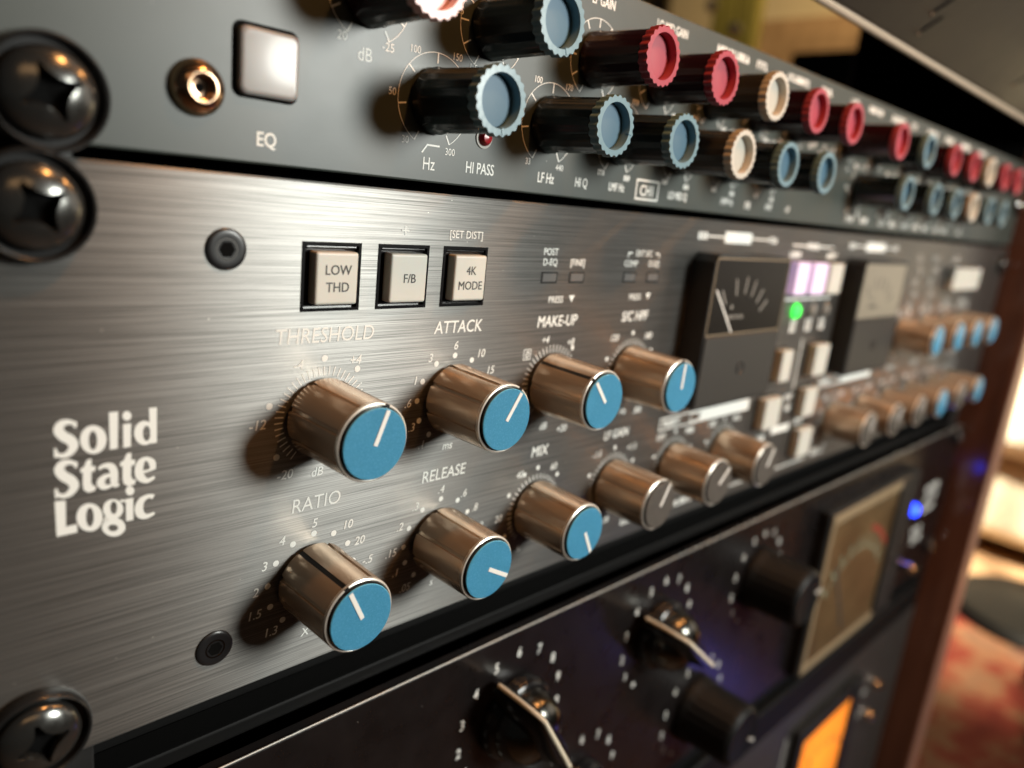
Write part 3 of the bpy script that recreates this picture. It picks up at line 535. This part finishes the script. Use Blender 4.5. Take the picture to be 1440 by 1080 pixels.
for row, z in ((TOP, 29.9), (TOP2, 29.6), (BOT, 15.5), (BOT2, 14.8)):
    for i, (x, kind, cw) in enumerate(row):
        eq_knob(eq, x, z, cw, kind)
        s = MB(); n_t = 7 if row in (BOT, BOT2) else 11
        s.arc(x, z, 7.9, -150, 150, 0.13, PY)
        for j in range(n_t): a = -150 + 300 * j / (n_t - 1); s.line(*polar(x, z, 6.0 if i % 2 else 6.2, a), *polar(x, z, 7.9, a), 0.28, PY - 0.004)
        if row in (TOP, TOP2) and i > 0: s.text('+', *polar(x, z, 9.0, 150), 1.7, PY, bold=0.01)
        if row is TOP and i == 0:
            s.text('20', 52.7, 22.4, 1.9, PY); s.text('-25', 61.4, 22.3, 1.9, PY); s.text('dB', 57.0, 20.4, 2.9, PY, sx=0.9)
        if row is TOP and i == 1: s.text('2.5', 75.6, 31.2, 1.9, PY); s.text('1.5', 79.9, 22.5, 1.7, PY)
        if row is BOT and i == 0:
            for t, a in (('30', -140), ('50', -88), ('100', -33), ('150', 28), ('300', 152)): s.text(t, *polar(x, z, 9.1, a), 1.75, PY, sx=0.9)
        elif row is BOT and i == 1:
            for t, a in (('33', -146), ('60', -88), ('100', -30), ('170', 30), ('330', 92), ('440', 151)): s.text(t, *polar(x, z, 9.1, a), 1.75, PY, sx=0.9, bold=0.01)
        elif row in (BOT, BOT2):
            for a in (-146, -90, -35, 25, 85, 152): px, pz = polar(x, z, 9.2, a); squiggle(s, px, pz, 2.4, 1.2, PY, 3)
        elif i > 1 or row is TOP2:
            px, pz = polar(x, z, 9.6, 160)
            squiggle(s, px, pz, 1.6, 1.0, PY, 2)
        s.build('dial_scale', 'print_white', fp)
led = MB().lathe([(1.55, 0), (1.5, 0.6), (1.0, 1.3), (0.01, 1.5)], n=20).build('indicator_lamp', 'led_red', eq, (84.0, 0, 10.9))
MB().lathe([(2.0, 0), (2.0, 0.25), (1.6, 0.3)], n=24).build('lamp_ring', 'print_grey', led, (84.0, 0, 10.9))
t = MB()
t.text('EQ', 40.6, 5.4, 2.9, PY, bold=0.02, sx=0.86)
t.text('Hz', 71.4, 5.0, 3.1, PY, sx=0.8, bold=0.004); t.line(69.7, 6.7, 70.9, 8.2, 0.3, PY); t.line(70.85, 8.1, 73.6, 8.1, 0.3, PY - 0.004)
t.text('HI PASS', 83.7, 5.3, 2.9, PY, sx=0.75, bold=0.012); t.text('LF Hz', 102.0, 5.2, 2.9, PY, sx=0.72, bold=0.016)
t.text('HI Q', 113.3, 5.2, 2.7, PY, sx=0.74, bold=0.016); t.text('LMF Hz', 125.7, 5.2, 2.5, PY, sx=0.72, bold=0.022)
t.text('CH1', 137.6, 5.3, 3.5, PY, sx=0.86, bold=0.022); t.frame(133.0, 142.2, 3.0, 7.7, 0.42, PY - 0.004)
t.text('LO MID Q', 150.6, 5.0, 2.6, PY, sx=0.72, bold=0.022); t.text('HMF Hz', 174.6, 5.2, 2.5, PY, sx=0.75, bold=0.012)
t.text('HMF', 198.4, 5.2, 2.5, PY, sx=0.8, bold=0.012); t.text('HF', 210.6, 5.2, 2.5, PY, sx=0.8, bold=0.012)
t.text('LF GAIN', 113.6, 41.2, 2.7, PY, sx=0.76, bold=0.02); t.text('LO MID GAIN', 138.6, 41.2, 2.7, PY, sx=0.76, bold=0.02)
for x, w in ((166, 16), (181, 6), (203, 14), (222, 8), (244, 6), (262, 12), (284, 13), (300, 6), (322, 12), (344, 12), (366, 13), (392, 12)): squiggle(t, x, 41.0, w, 1.9, PY)
for x, w in ((186, 3), (258, 7), (271, 7), (288, 6), (300, 8), (313, 7), (326, 7), (338, 8), (352, 6), (362, 8), (385, 7)): squiggle(t, x, 4.9, w, 1.9, PY)
t.build('lettering', 'print_white', fp)
tg = MB()
for x in (218.5, 226, 233): squiggle(tg, x, 22.3 + (x % 3), 4.5, 1.7, PY); squiggle(tg, x + 2, 25.5, 3, 1.3, PY)
squiggle(tg, 222, 19.5, 5, 1.6, PY)
tg.build('switch_legend', 'print_grey', fp)

# ------------------------------------------------------------------ middle unit: bus compressor
cp = empty('compressor_unit', (241, 0, -88.1), 'brushed silver bus compressor with blue capped metal knobs and two level meters', 'compressor')
cf = MB().plate(0, 482.6, -88.1, 0, 3, [(x - 5.58, x + 5.58, -15.15 - 5.73, -15.15 + 5.73) for x in (52.8, 67.5, 82.15)]).build('faceplate', 'brushed_metal', cp, uv=True)
MB().box(22, 461, 16, 260, -87, -1.2).build('chassis', 'void', cp)
for x, z in ((34.6, -11.0), (33.4, -78.0)): hex_screw('s', cp, x, z, 3.15, 'screw_flat', False)
lg = MB(); yy = PY
for i, P in enumerate(LOGO_POL): lg.poly(P, yy - 0.002 * i)
for i, (A, B_) in enumerate(LOGO_RING): lg.ring(A, B_, yy - 0.03 - 0.002 * i)
for i, P in enumerate(LOGO_RIB): lg.ribbon(P, yy - 0.045 - 0.002 * i)
lg.build('maker_lettering', 'logo_white', cf)
push_button(cp, 52.8, -15.15, ['LOW', 'THD']); push_button(cp, 67.5, -15.15, ['F/B']); push_button(cp, 82.15, -15.15, ['4K', 'MODE'])
KN = [(52.2, -39.5, 21, 'blue'), (51.6, -70.4, -26, 'blue'), (81.6, -39.5, 32, 'blue'), (81.2, -70.3, 119, 'blue'), (110.8, -39.5, -39, 'blue'), (110.4, -70.2, 152, 'blue'),
      (140.3, -39.6, 2, 'blue'), (139.7, -70.1, 28, 'grey'), (168.0, -70.0, 48, 'grey'), (195.5, -70.0, 27, 'grey'),
      (335.6, -40.1, 0, 'blue'), (365.5, -40.1, 15, 'blue'), (394.0, -40.1, -10, 'blue'), (421.8, -40.1, 5, 'blue'),
      (278.0, -71.0, 20, 'grey'), (306.6, -71.0, 30, 'grey'), (335.4, -71.0, 15, 'grey'), (364.8, -71.0, 0, 'blue'), (394.3, -71.0, 10, 'grey'), (424.0, -71.0, 0, 'blue')]
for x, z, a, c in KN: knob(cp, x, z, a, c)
# dial scales
def D(cx, cz, **kw): s = MB(); dial(s, cx, cz, '', **kw); return s
st28 = [-140 + 28 * i for i in range(11)]
s = D(52.2, -39.5, r=10.4, dots=(-126, -73, 0, 40, 84, 126), ticks=(-140, 140, 41, 7.4, 9.0), texts=(('-4', 0, 47.2, -29.8), ('+4', 0, 58.3, -29.8), ('-12', 0, 40.2, -39.4), ('-20', 0, 45.4, -49.0), ('dB', 0, 51.6, -49.6), ('+12', 0, 64, -39.4)))
s.build('dial_scale', 'print_white', cf)
s = D(51.6, -70.4, r=8.8, dots=st28, texts=(('4', 0, 45.3, -61.4), ('3', 0, 42.1, -65.4), ('2', 0, 40.6, -70.0), ('1.5', 0, 40.4, -74.3), ('1.3', 0, 43.6, -78.7), ('5', 0, 51.6, -59.5), ('10', 0, 58.6, -61.5), ('20', 0, 61.5, -65.5), ('-.5', 0, 63.6, -70.2), ('X', 0, 50.5, -81.2)))
s.build('dial_scale', 'print_white', cf)
s = D(81.6, -39.5, r=8.7, dots=(-144, -116, -88, -62, -32, 0, 32, 62, 90, 118), texts=(('1', 0, 72.1, -35.0), ('3', 0, 75.4, -30.8), ('6', 0, 81.6, -28.7), ('10', 0, 88.5, -30.8), ('15', 0, 91.6, -34.6), ('.6', 0, 70.7, -39.4), ('.3', 0, 72.0, -44.4), ('.1', 0, 74.8, -48.4), ('ms', 0, 81.6, -49.6), ('30', 0, 93.3, -40.5)))
s.build('dial_scale', 'print_white', cf)
s = D(81.2, -70.3, r=8.9, dots=(-140, -112, -88, -62, -32, 0, 32, 62, 90), texts=(('.3', 0, 74.6, -61.6), ('.2', 0, 71.0, -65.2), ('.15', 0, 69.2, -70.5), ('.1', 0, 70.7, -75.2), ('.05', 0, 73.4, -79.4), ('.4', 0, 81.0, -59.2), ('.6', 0, 87.5, -61.4), ('.8', 0, 91.1, -65.5), ('1.2', 0, 92.8, -70.5), ('s', 0, 80.4, -80.2)), bold=0.006)
s.build('dial_scale', 'print_white', cf)
s = D(110.8, -39.5, r=10.2, dots=(40, 90), ticks=(-140, 140, 37, 7.3, 9.0), texts=(('0', 0, 102.3, -32.2), ('+4', 0, 107.7, -29.2), ('+8', 0, 116.4, -30.2), ('dB', 0, 110.3, -49.7), ('+20', 0, 117.0, -51.2)), bold=0.014)
s.frame(101.2, 103.5, -33.4, -31.0, 0.18, PY - 0.004); s.build('dial_scale', 'print_white', cf)
s = D(110.4, -70.2, r=10.2, dots=(-60, -25, 0, 45, 88, -120), ticks=(-140, 140, 33, 7.3, 8.6), texts=(('40', 0, 104.4, -60.6), ('60', 0, 115.9, -60.6), ('20', 0, 98.8, -70.2), ('%', 0, 106.5, -79.6)), bold=0.014, tw=0.3)
s.build('dial_scale', 'print_white', cf)
s = D(140.3, -39.6, r=10.2, dots=(-66, 0, 60), ticks=(-140, 140, 33, 7.3, 8.8), texts=(('120', 0, 132.8, -30.2), ('180', 0, 146.8, -30.4), ('Hz', 0, 140.6, -50), ('300', 0, 147, -50.5)), bold=0.016, tw=0.24)
s.build('dial_scale', 'print_white', cf)
s = D(139.7, -70.1, r=10.2, dots=(-66, 0, 60, 100), ticks=(-140, 140, 33, 7.3, 8.8), texts=(('-1.5', 0, 132.4, -60.6), ('+1.5', 0, 147.0, -60.8), ('dB', 0, 140, -80.4)), bold=0.016, tw=0.24)
s.build('dial_scale', 'print_white', cf)
for cx, cz in ((168, -70), (195.5, -70), (278, -71), (306.6, -71), (335.4, -71), (364.8, -71), (394.3, -71), (424, -71), (335.6, -40.1), (365.5, -40.1), (394, -40.1), (421.8, -40.1)):
    s = D(cx, cz, r=10.2, dots=(-66, 0, 66), ticks=(-140, 140, 33, 7.3, 8.8), tw=0.24)
    squiggle(s, cx - 7, cz + 9.5, 4.5, 1.7, PY, 3); squiggle(s, cx + 7.5, cz + 9.5, 4.5, 1.7, PY, 3); squiggle(s, cx, cz - 10.3, 4, 1.7, PY, 3)
    s.build('dial_scale', 'print_white', cf)
t = MB()
t.text('THRESHOLD', 52.4, -24.9, 3.75, PY, shear=0.1, sx=0.90); t.text('ATTACK', 81.9, -24.9, 3.5, PY, shear=0.1, sx=0.90, bold=0.012); t.text('RATIO', 51.8, -55.35, 3.7, PY, shear=0.1, sx=0.92)
t.text('RELEASE', 81.4, -55.6, 3.5, PY, shear=0.1, sx=0.90, bold=0.008); t.text('MAKE-UP', 111.0, -25.0, 3.55, PY, shear=0.1, sx=0.90, bold=0.02); t.text('MIX', 110.2, -55.7, 3.6, PY, shear=0.1, sx=0.9, bold=0.02)
t.text('S/C HPF', 140.0, -25.0, 3.5, PY, shear=0.1, sx=0.90, bold=0.024); t.text('LF GAIN', 139.4, -55.9, 3.3, PY, shear=0.1, sx=0.86, bold=0.02)
t.text('[SET DIST]', 81.9, -7.1, 2.05, PY, sx=0.92, bold=0.004); t.text('+', 67.4, -6.9, 3.2, PY, bold=0.016)
t.text('POST', 106.3, -9.8, 2.1, PY, sx=0.92, bold=0.014); t.text('D-EQ', 106.4, -12.0, 2.1, PY, sx=0.92, bold=0.014); t.text('[FINE]', 115.5, -12.0, 2.1, PY, sx=0.92, bold=0.014)
t.text('PRESS', 109.6, -20.2, 2.1, PY, sx=0.92, bold=0.014); t.poly([(113.9, -19.4), (115.9, -19.4), (114.9, -21.0)], PY)
t.text('EXT S/C', 140.2, -9.5, 2.1, PY, sx=0.92, bold=0.014)
for x0, x1, xe in ((133.8, 135.4, 133.8), (145.0, 146.6, 146.6)): t.line(x0, -9.5, x1, -9.5, 0.35, PY); t.line(xe, -9.4, xe, -10.6, 0.35, PY - 0.004)
t.text('COMP', 135.3, -12.0, 2.1, PY, sx=0.92, bold=0.014); t.text('D-EQ', 144.9, -12.0, 2.1, PY, sx=0.92, bold=0.014)
t.text('PRESS', 138.8, -20.2, 2.1, PY, sx=0.92, bold=0.014); t.poly([(143.3, -19.4), (145.3, -19.4), (144.3, -21.0)], PY)
t.build('lettering', 'print_white', cf)
for x in (106.6, 115.7, 135.4, 145.0):
    k = MB().frame(-2.6, 2.6, -1.25, 1.25, 0.32, -0.05).build('indicator_lamp', 'recess_black', cp, (x, 0, -15.4))
    MB().box(-2.28, 2.28, -0.2, 0.4, -0.93, 0.93, 0.15, 1).build('window', 'led_window', k, (x, 0, -15.4))
# header strips, boxed captions and the outline round the dynamic section
t = MB()
for x0, x1, b0, b1 in ((163, 208, 177, 192), (263.5, 312, 279, 298)):
    t.line(x0 + 5, -4.3, b0, -4.3, 0.45, PY); t.line(b1, -4.3, x1 - 5, -4.3, 0.45, PY); t.rect(b0, b1, -5.9, -2.7, PY - 0.004); squiggle(t, x0 + 2.5, -4.3, 5, 2, PY, 3); squiggle(t, x1 - 2.5, -4.3, 5, 2, PY, 3)
t.line(219, -5.4, 250, -5.4, 0.5, PY); squiggle(t, 234, -5.4, 9, 2.2, PY - 0.004); squiggle(t, 222, -8.2, 8, 2.0, PY); squiggle(t, 250, -8.2, 8, 2.0, PY)
for x0, x1 in ((159, 209.5), (261, 312)):
    zc = -56.6 if x0 < 200 else -55.0
    t.frame(x0, x1, zc - 1.9, zc + 1.9, 0.4, PY); t.rect(x0 + 21, x1 - 0.4, zc - 1.5, zc + 1.5, PY - 0.004); t.frame(x0 + 15.5, x0 + 20.5, zc - 1.4, zc + 1.4, 0.35, PY - 0.004); squiggle(t, x0 + 6, zc, 9, 1.9, PY - 0.004)
t.line(204, -84.5, 262, -84.5, 0.5, PY); squiggle(t, 274, -83.5, 12, 3.0, PY); squiggle(t, 152, -83, 10, 2.0, PY); squiggle(t, 176, -83.4, 14, 2.2, PY)
for x in (230.4, 242, 253): squiggle(t, x, -32.0, 4.6, 4.2, PY, 2)
t.line(221, -22.8, 256, -22.8, 0.6, PY); t.line(240.2, -37, 240.2, -55, 0.7, PY); squiggle(t, 238, -57.5, 6, 2.0, PY); t.rect(229.5, 243.0, -70.3, -67.7, PY); squiggle(t, 222.5, -70.6, 5, 2.2, PY, 3); squiggle(t, 250, -68.0, 7, 2.0, PY, 3)
squiggle(t, 239, -61.5, 4, 2.6, PY, 2)
t.build('section_lettering', 'print_white', cf)
t = MB()
for i, (x, n) in enumerate(((341, 6), (363, 6))):
    for j in range(n): squiggle(t, x + (j % 2) * 3, -7.5 - j * 5.2, 8 if i else 6, 2.6, PY, 3)
squiggle(t, 392, -7.5, 8, 3, PY); squiggle(t, 392, -28, 11, 3.4, PY); squiggle(t, 420, -28, 14, 3.4, PY)
for x in (335.6, 365.5, 394, 421.8): squiggle(t, x, -55.5, 12, 2.4, PY)
t.build('column_lettering', 'print_grey', cf)
# centre push buttons
def cap_button(x, z, w, h, mat):
    k = MB().box(-w / 2 - 0.5, w / 2 + 0.5, -0.3, 1, -h / 2 - 0.5, h / 2 + 0.5, 0.1, 1).build('push_button', 'black_gloss', cp, (x, 0, z))
    MB().box(-w / 2, w / 2, -3.6, -0.2, -h / 2, h / 2, 0.5, 3).build('cap', mat, k, (x, 0, z))
cap_button(222.9, -15.6, 8.6, 10.4, 'button_lit'); cap_button(236.0, -15.7, 10.4, 10.4, 'button_lit'); cap_button(249.0, -15.7, 10.4, 10.4, 'button_cap')
for x, z, w, h in ((224, -44.6, 7.4, 10.6), (251, -44.6, 10.6, 11.2), (220.5, -60.6, 11.0, 10.6), (249, -60.0, 9.6, 10.4), (251.5, -75.6, 10.5, 10.6)): cap_button(x, z, w, h, 'button_cap')
cap_button(404.5, -16.4, 42, 10.4, 'button_cap')
for x, mt in ((230.0, 'led_green'), (242, 'led_off'), (253, 'led_off')): MB().lathe([(2.6, 0), (2.6, 0.4), (1.8, 1.3), (0.01, 1.6)], n=24).build('indicator_lamp', mt, cp, (x, 0, -26.8))
# meters
def meter(x0, face, needle):
    x1 = x0 + 43; d = 7.0; z0, z1 = -51.0, -8.6
    P = [(x0, z0 + 1), (x0 + 1, z0), (x1 - 1, z0), (x1, z0 + 1), (x1, z1 - 2.0), (x1 - 2.0, z1), (x0 + 2.0, z1), (x0, z1 - 2.0)]
    m = MB().poly(P, -d, d).build('level_meter', 'black_paint', cp)
    MB().box(x0 + 0.5, x1 - 0.5, -d - 0.5, -d - 0.02, z0 + 0.8, -30.6, 0.25, 1).build('lower_cover', 'meter_grey', m)
    MB().frame(x0 + 0.6, x1 - 0.6, -30.3, z1 - 0.7, 0.32, -d - 0.12).build('bezel', 'meter_frame_beige' if face == 'meter_face_dark' else 'meter_grey', m)
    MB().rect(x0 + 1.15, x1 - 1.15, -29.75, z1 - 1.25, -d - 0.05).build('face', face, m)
    s = MB(); cx, cz = x0 + 17, -33.5
    for a in (-36, -14, 4, 20, 36, 50): s.line(*polar(cx, cz, 14.5, a), *polar(cx, cz, 19.3, a), 0.75, -d - 0.09)
    squiggle(s, x0 + 14.5, -25.4, 9, 1.2, -d - 0.09); s.disc(x0 + 12, -22.6, 0.7, -d - 0.09)
    s.build('scale', 'print_dim' if face == 'meter_face_dark' else 'print_dark', m)
    if needle: MB().line(x0 + 13.8, -29.7, x0 + 2.5, -17.8, 0.55, -d - 0.16).build('needle', 'pointer_white', m)
    MB().lathe([(1.9, 0.0), (1.8, 0.25), (1.2, -0.6), (0.01, -0.7)], n=24).build('zero_screw', 'black_plastic', m, (x0 + 22.0, -d - 0.5, -40.5))
meter(162.5, 'meter_face_dark', True); meter(264.0, 'meter_face_reflection', False)

# ------------------------------------------------------------------ blank panels
bl = empty('blank_panel', (241, 4, -102.6), 'narrow black blank panel directly under the brushed silver compressor', 'blank panel', 'black blank panels')
MB().box(0, 482.6, 12, 14, -102.6, -88.6, 0.2, 1).build('plate', 'recess_black', bl); MB().box(14, 468, 5, 11.9, -102.5, -99.2, 0.5, 3).build('lip', 'recess_black', bl)
bl = empty('blank_panel', (241, 4, -219), 'black blank panel between the two lowest units, above the orange meter', 'blank panel', 'black blank panels')
MB().box(0, 482.6, 0.5, 3.4, -219.4, -193.2, 0.4, 2).build('plate', 'recess_black', bl)
MB().box(14, 468, -3.0, 0.45, -216, -199, 1.4, 4).build('lip', 'recess_black', bl)

# ------------------------------------------------------------------ lower unit with pointer knobs
pr = empty('preamplifier_unit', (241, 0, -192.5), 'dark reddish black preamplifier with large numbered pointer knobs and a blue lamp', 'preamplifier')
pf = MB().box(0, 482.6, 0, 3, -192.5, -103.3, 0.3, 2).build('faceplate', 'dark_panel', pr)
MB().box(0.4, 482.2, -0.03, 0.3, -103.32, -103.02, 0.06, 1).build('edge_glint', 'painted_glint', pf)  # pale strip paints the glint along the panel's bevelled top edge
MB().box(22, 461, 16, 260, -191.4, -104.6).build('chassis', 'void', pr)
pk = [None]
def pointer_knob(x, z, cw):
    if pk[0]: return copy_tree(pk[0], pr, (x, 0, z), R(cw))
    w = (x, 0, z)
    k = MB().lathe([(10.5, 0.1), (11.2, 0.6), (11.2, 3.2), (10.6, 4.2), (9.6, 4.6)], n=72).build('knob', 'black_gloss', pr, w)
    MB().lathe([(9.6, 4.4), (9.5, 6.5), (8.8, 9.0), (7.2, 11.2), (4.0, 12.6), (0.01, 12.9)], n=72).build('dome', 'sheen_metal', k, w)  # metal dome added to carry the highlight of a glossy black knob
    ol = []                                                     # pointer handle: long nose, rounded tail
    for d, nx, nose, tail in ((2.0, 1.0, 16.6, 9.5), (11.0, 0.8, 16.2, 9.2), (16.4, 0.52, 15.4, 8.6), (17.3, 0.36, 14.8, 8.0)):
        o_ = [(0.0, nose), (1.5 * nx, nose - 0.9), (3.4 * nx, nose - 7), (4.6 * nx, 2), (4.7 * nx, -3), (3.6 * nx, -tail + 2), (1.6 * nx, -tail + 0.3), (0, -tail)]
        o_ += [(-x_, z_) for x_, z_ in o_[-2:0:-1]]; ol.append([(x_, -d, z_) for x_, z_ in o_])
    n_ = len(ol[0]); f_ = [[i * n_ + q, i * n_ + (q + 1) % n_, (i + 1) * n_ + (q + 1) % n_, (i + 1) * n_ + q] for i in range(3) for q in range(n_)]
    MB().add([v for r_ in ol for v in r_], f_, True).add(ol[-1], [list(range(n_))]).build('handle', 'black_gloss', k, w)
    MB().tube([(0, -3, 16.55), (0, -11, 16.2), (0, -16.2, 15.5), (0, -17.45, 14.4), (0, -17.5, 6), (0, -17.5, -7.6)], 0.62, 8).build('pointer', 'pointer_cream', k, w)
    k.rotation_euler = (0, R(cw), 0); pk[0] = k; return k
rk = [None]
def round_knob(x, z, cw):
    if rk[0]: return copy_tree(rk[0], pr, (x, 0, z), R(cw))
    w = (x, 0, z)
    k = MB().lathe([(11.6, 0.1), (12.4, 0.6), (12.2, 3.0), (11.4, 4.0), (11.0, 18.0), (10.4, 19.8), (9.2, 20.6), (8.6, 20.4), (0.01, 20.2)], n=96, mod=lambda a, i: 1 + (0.012 * math.cos(24 * a) if 2 < i < 5 else 0)).build('knob', 'recess_black', pr, w)
    MB().box(-0.5, 0.5, -20.95, -20.3, 5.0, 9.6, 0.1, 1).build('pointer', 'print_grey', k, w)
    k.rotation_euler = (0, R(cw), 0); rk[0] = k; return k
num = ['1', '2', '3', '4', '5', '6', '7', '8', '9', '10']
for x, z, cw in ((111.4, -127.5, -33), (176.6, -127.8, -50), (241.6, -128.4, 80), (144.0, -170.5, 100), (209.5, -170.5, 120)):
    (round_knob if (x, z) in ((241.6, -128.4), (209.5, -170.5)) else pointer_knob)(x, z, cw)
    s = MB()
    for i, t_ in enumerate(num): s.text(t_, *polar(x, z, 17.8 if z > -150 else 18.5, -126 + 25.5 * i), 4.0, PY, sx=0.8, bold=0.02)
    for sg in (-1, 1): s.disc(*polar(x, z, 18, sg * 150), 0.8, PY)
    s.build('dial_scale', 'print_white', pf)
# meter
MB().box(291, 400, -5, 0.2, -191.5, -113.0, 0.8, 2).build('level_meter', 'black_paint', pr)
m = [o for o in pr.children if o.name.startswith('level_meter')][0]
f = MB()
f.box(293, 386, -5.9, -5.02, -119.0, -114.4, 0.4, 2); f.box(293, 386, -5.9, -5.02, -190.5, -186.5, 0.4, 2); f.box(293, 296, -5.9, -5.02, -186.4, -119.1, 0.4, 2)
f.build('bezel', 'meter_frame_beige', m)
MB().rect(296.1, 374, -186.4, -119.1, -5.1).build('face', 'meter_face_brown', m)
s = MB()
for a in range(-50, 51, 12): s.line(*polar(334, -180, 40, a), *polar(334, -180, 46, a), 1.6, -5.2)
s.arc(334, -180, 40, -52, 52, 0.9, -5.24); s.build('scale', 'print_green', m)
MB().arc(334, -180, 49, 14, 48, 2.6, -5.2).build('red_zone', 'print_red', m)
MB().line(334, -182, 309, -142, 1.3, -5.4).build('needle', 'print_dark', m)
MB().box(374.5, 398, -6.4, -5.02, -190, -114.5, 0.3, 1).build('side_strip', 'black_paint', m)
bl_ = MB().lathe([(3.6, 0), (3.6, 1.2), (2.6, 3.6), (0.01, 4.4)], n=28).build('indicator_lamp', 'led_blue', pr, (420.5, 0, -142.5))
t = MB()
for i in range(3): squiggle(t, 452, -136 - i * 6.4, 26 - 3 * i, 4.2, PY)
for i in range(2): squiggle(t, 441 + 3 * i, -160 - i * 6.4, 17, 4.2, PY)
t.build('maker_lettering', 'print_white', pf)
g = MB().lathe([(3.0, 0), (3.0, 1), (2.2, 6), (2.9, 9.5), (2.0, 11.5), (0.01, 12)], n=24).build('toggle_switch', 'glint_steel', pr, (414.5, 0, -172.5))
MB().lathe([(2.2, 0), (2.0, 1.2), (0.01, 1.8)], n=20).build('jewel', 'led_off', pr, (408, 0, -158))

# ------------------------------------------------------------------ lowest unit
lo = empty('tube_unit', (241, 0, -396), 'brown grey unit at the bottom of the rack with a glowing orange meter', 'audio unit')
lf = MB().box(0, 482.6, 0, 3, -396, -220, 0.4, 2).build('faceplate', 'grey_panel', lo)
MB().box(22, 461, 3.02, 260, -394, -222).build('chassis', 'black_paint', lo)
m = MB().box(318, 396, -4, 0.2, -298, -234, 0.8, 2).build('level_meter', 'black_paint', lo)
MB().rect(325, 382, -292, -242, -4.1).build('face', 'meter_orange', m)
MB().box(384, 395, -4.9, -4.02, -297, -235).build('side_strip', 'black_paint', m)
s = MB(); s.frame(323.6, 383.4, -293.4, -240.6, 1.2, -4.18); s.build('bezel', 'black_paint', m)
s = MB()
for a in range(-44, 45, 11): s.line(*polar(353, -298, 40, a), *polar(353, -298, 45, a), 0.9, -4.16)
s.arc(353, -298, 40, -46, 46, 0.6, -4.19); s.build('scale', 'print_dark', m)
MB().line(353, -291, 336, -256, 0.8, -4.3).build('needle', 'print_dark', m)
t = MB(); squiggle(t, 300, -258, 14, 4, PY); squiggle(t, 301, -266, 12, 4, PY); squiggle(t, 418, -257, 12, 4, PY); squiggle(t, 420, -272, 10, 4, PY); t.line(312, -236, 312, -280, 1.6, PY); t.build('lettering', 'print_grey', lf)
for x, z in ((430, -255), (431, -277)): MB().lathe([(3.2, 0), (3.2, 3), (2.4, 5), (0.01, 5.6)], n=24).build('toggle_switch', 'glint_steel', lo, (x, 0, z))

# ------------------------------------------------------------------ rack screws
GP = 'rack screws with cup washers'
screw('rack_screw', 11.6, -0.05, 7.4, 'large black cross head screw fixing the left end of the equalizer', 'screw', GP, rot=R(24))
screw('rack_screw', 9.6, -0.4, -6.1, 'large black cross head screw at the upper left corner of the silver compressor', 'screw', GP, rot=R(33))
screw('rack_screw', 7.0, -0.05, -81.6, 'black cross head screw at the lower left corner of the silver compressor', 'screw', GP, rot=R(12))
for x, z, lab in ((473.5, 23, 'bright steel screw at the far right end of the equalizer'), (473.5, -9, 'small far screw at the upper right corner of the silver compressor'), (473.5, -108.5, 'far screw at the upper right corner of the preamplifier'), (473.5, -178, 'far screw at the lower right corner of the preamplifier')):
    screw('rack_screw', x, -0.05, z, lab, 'screw', GP, s=0.7, mat='glint_steel' if z in (23, -178) else 'screw_black')
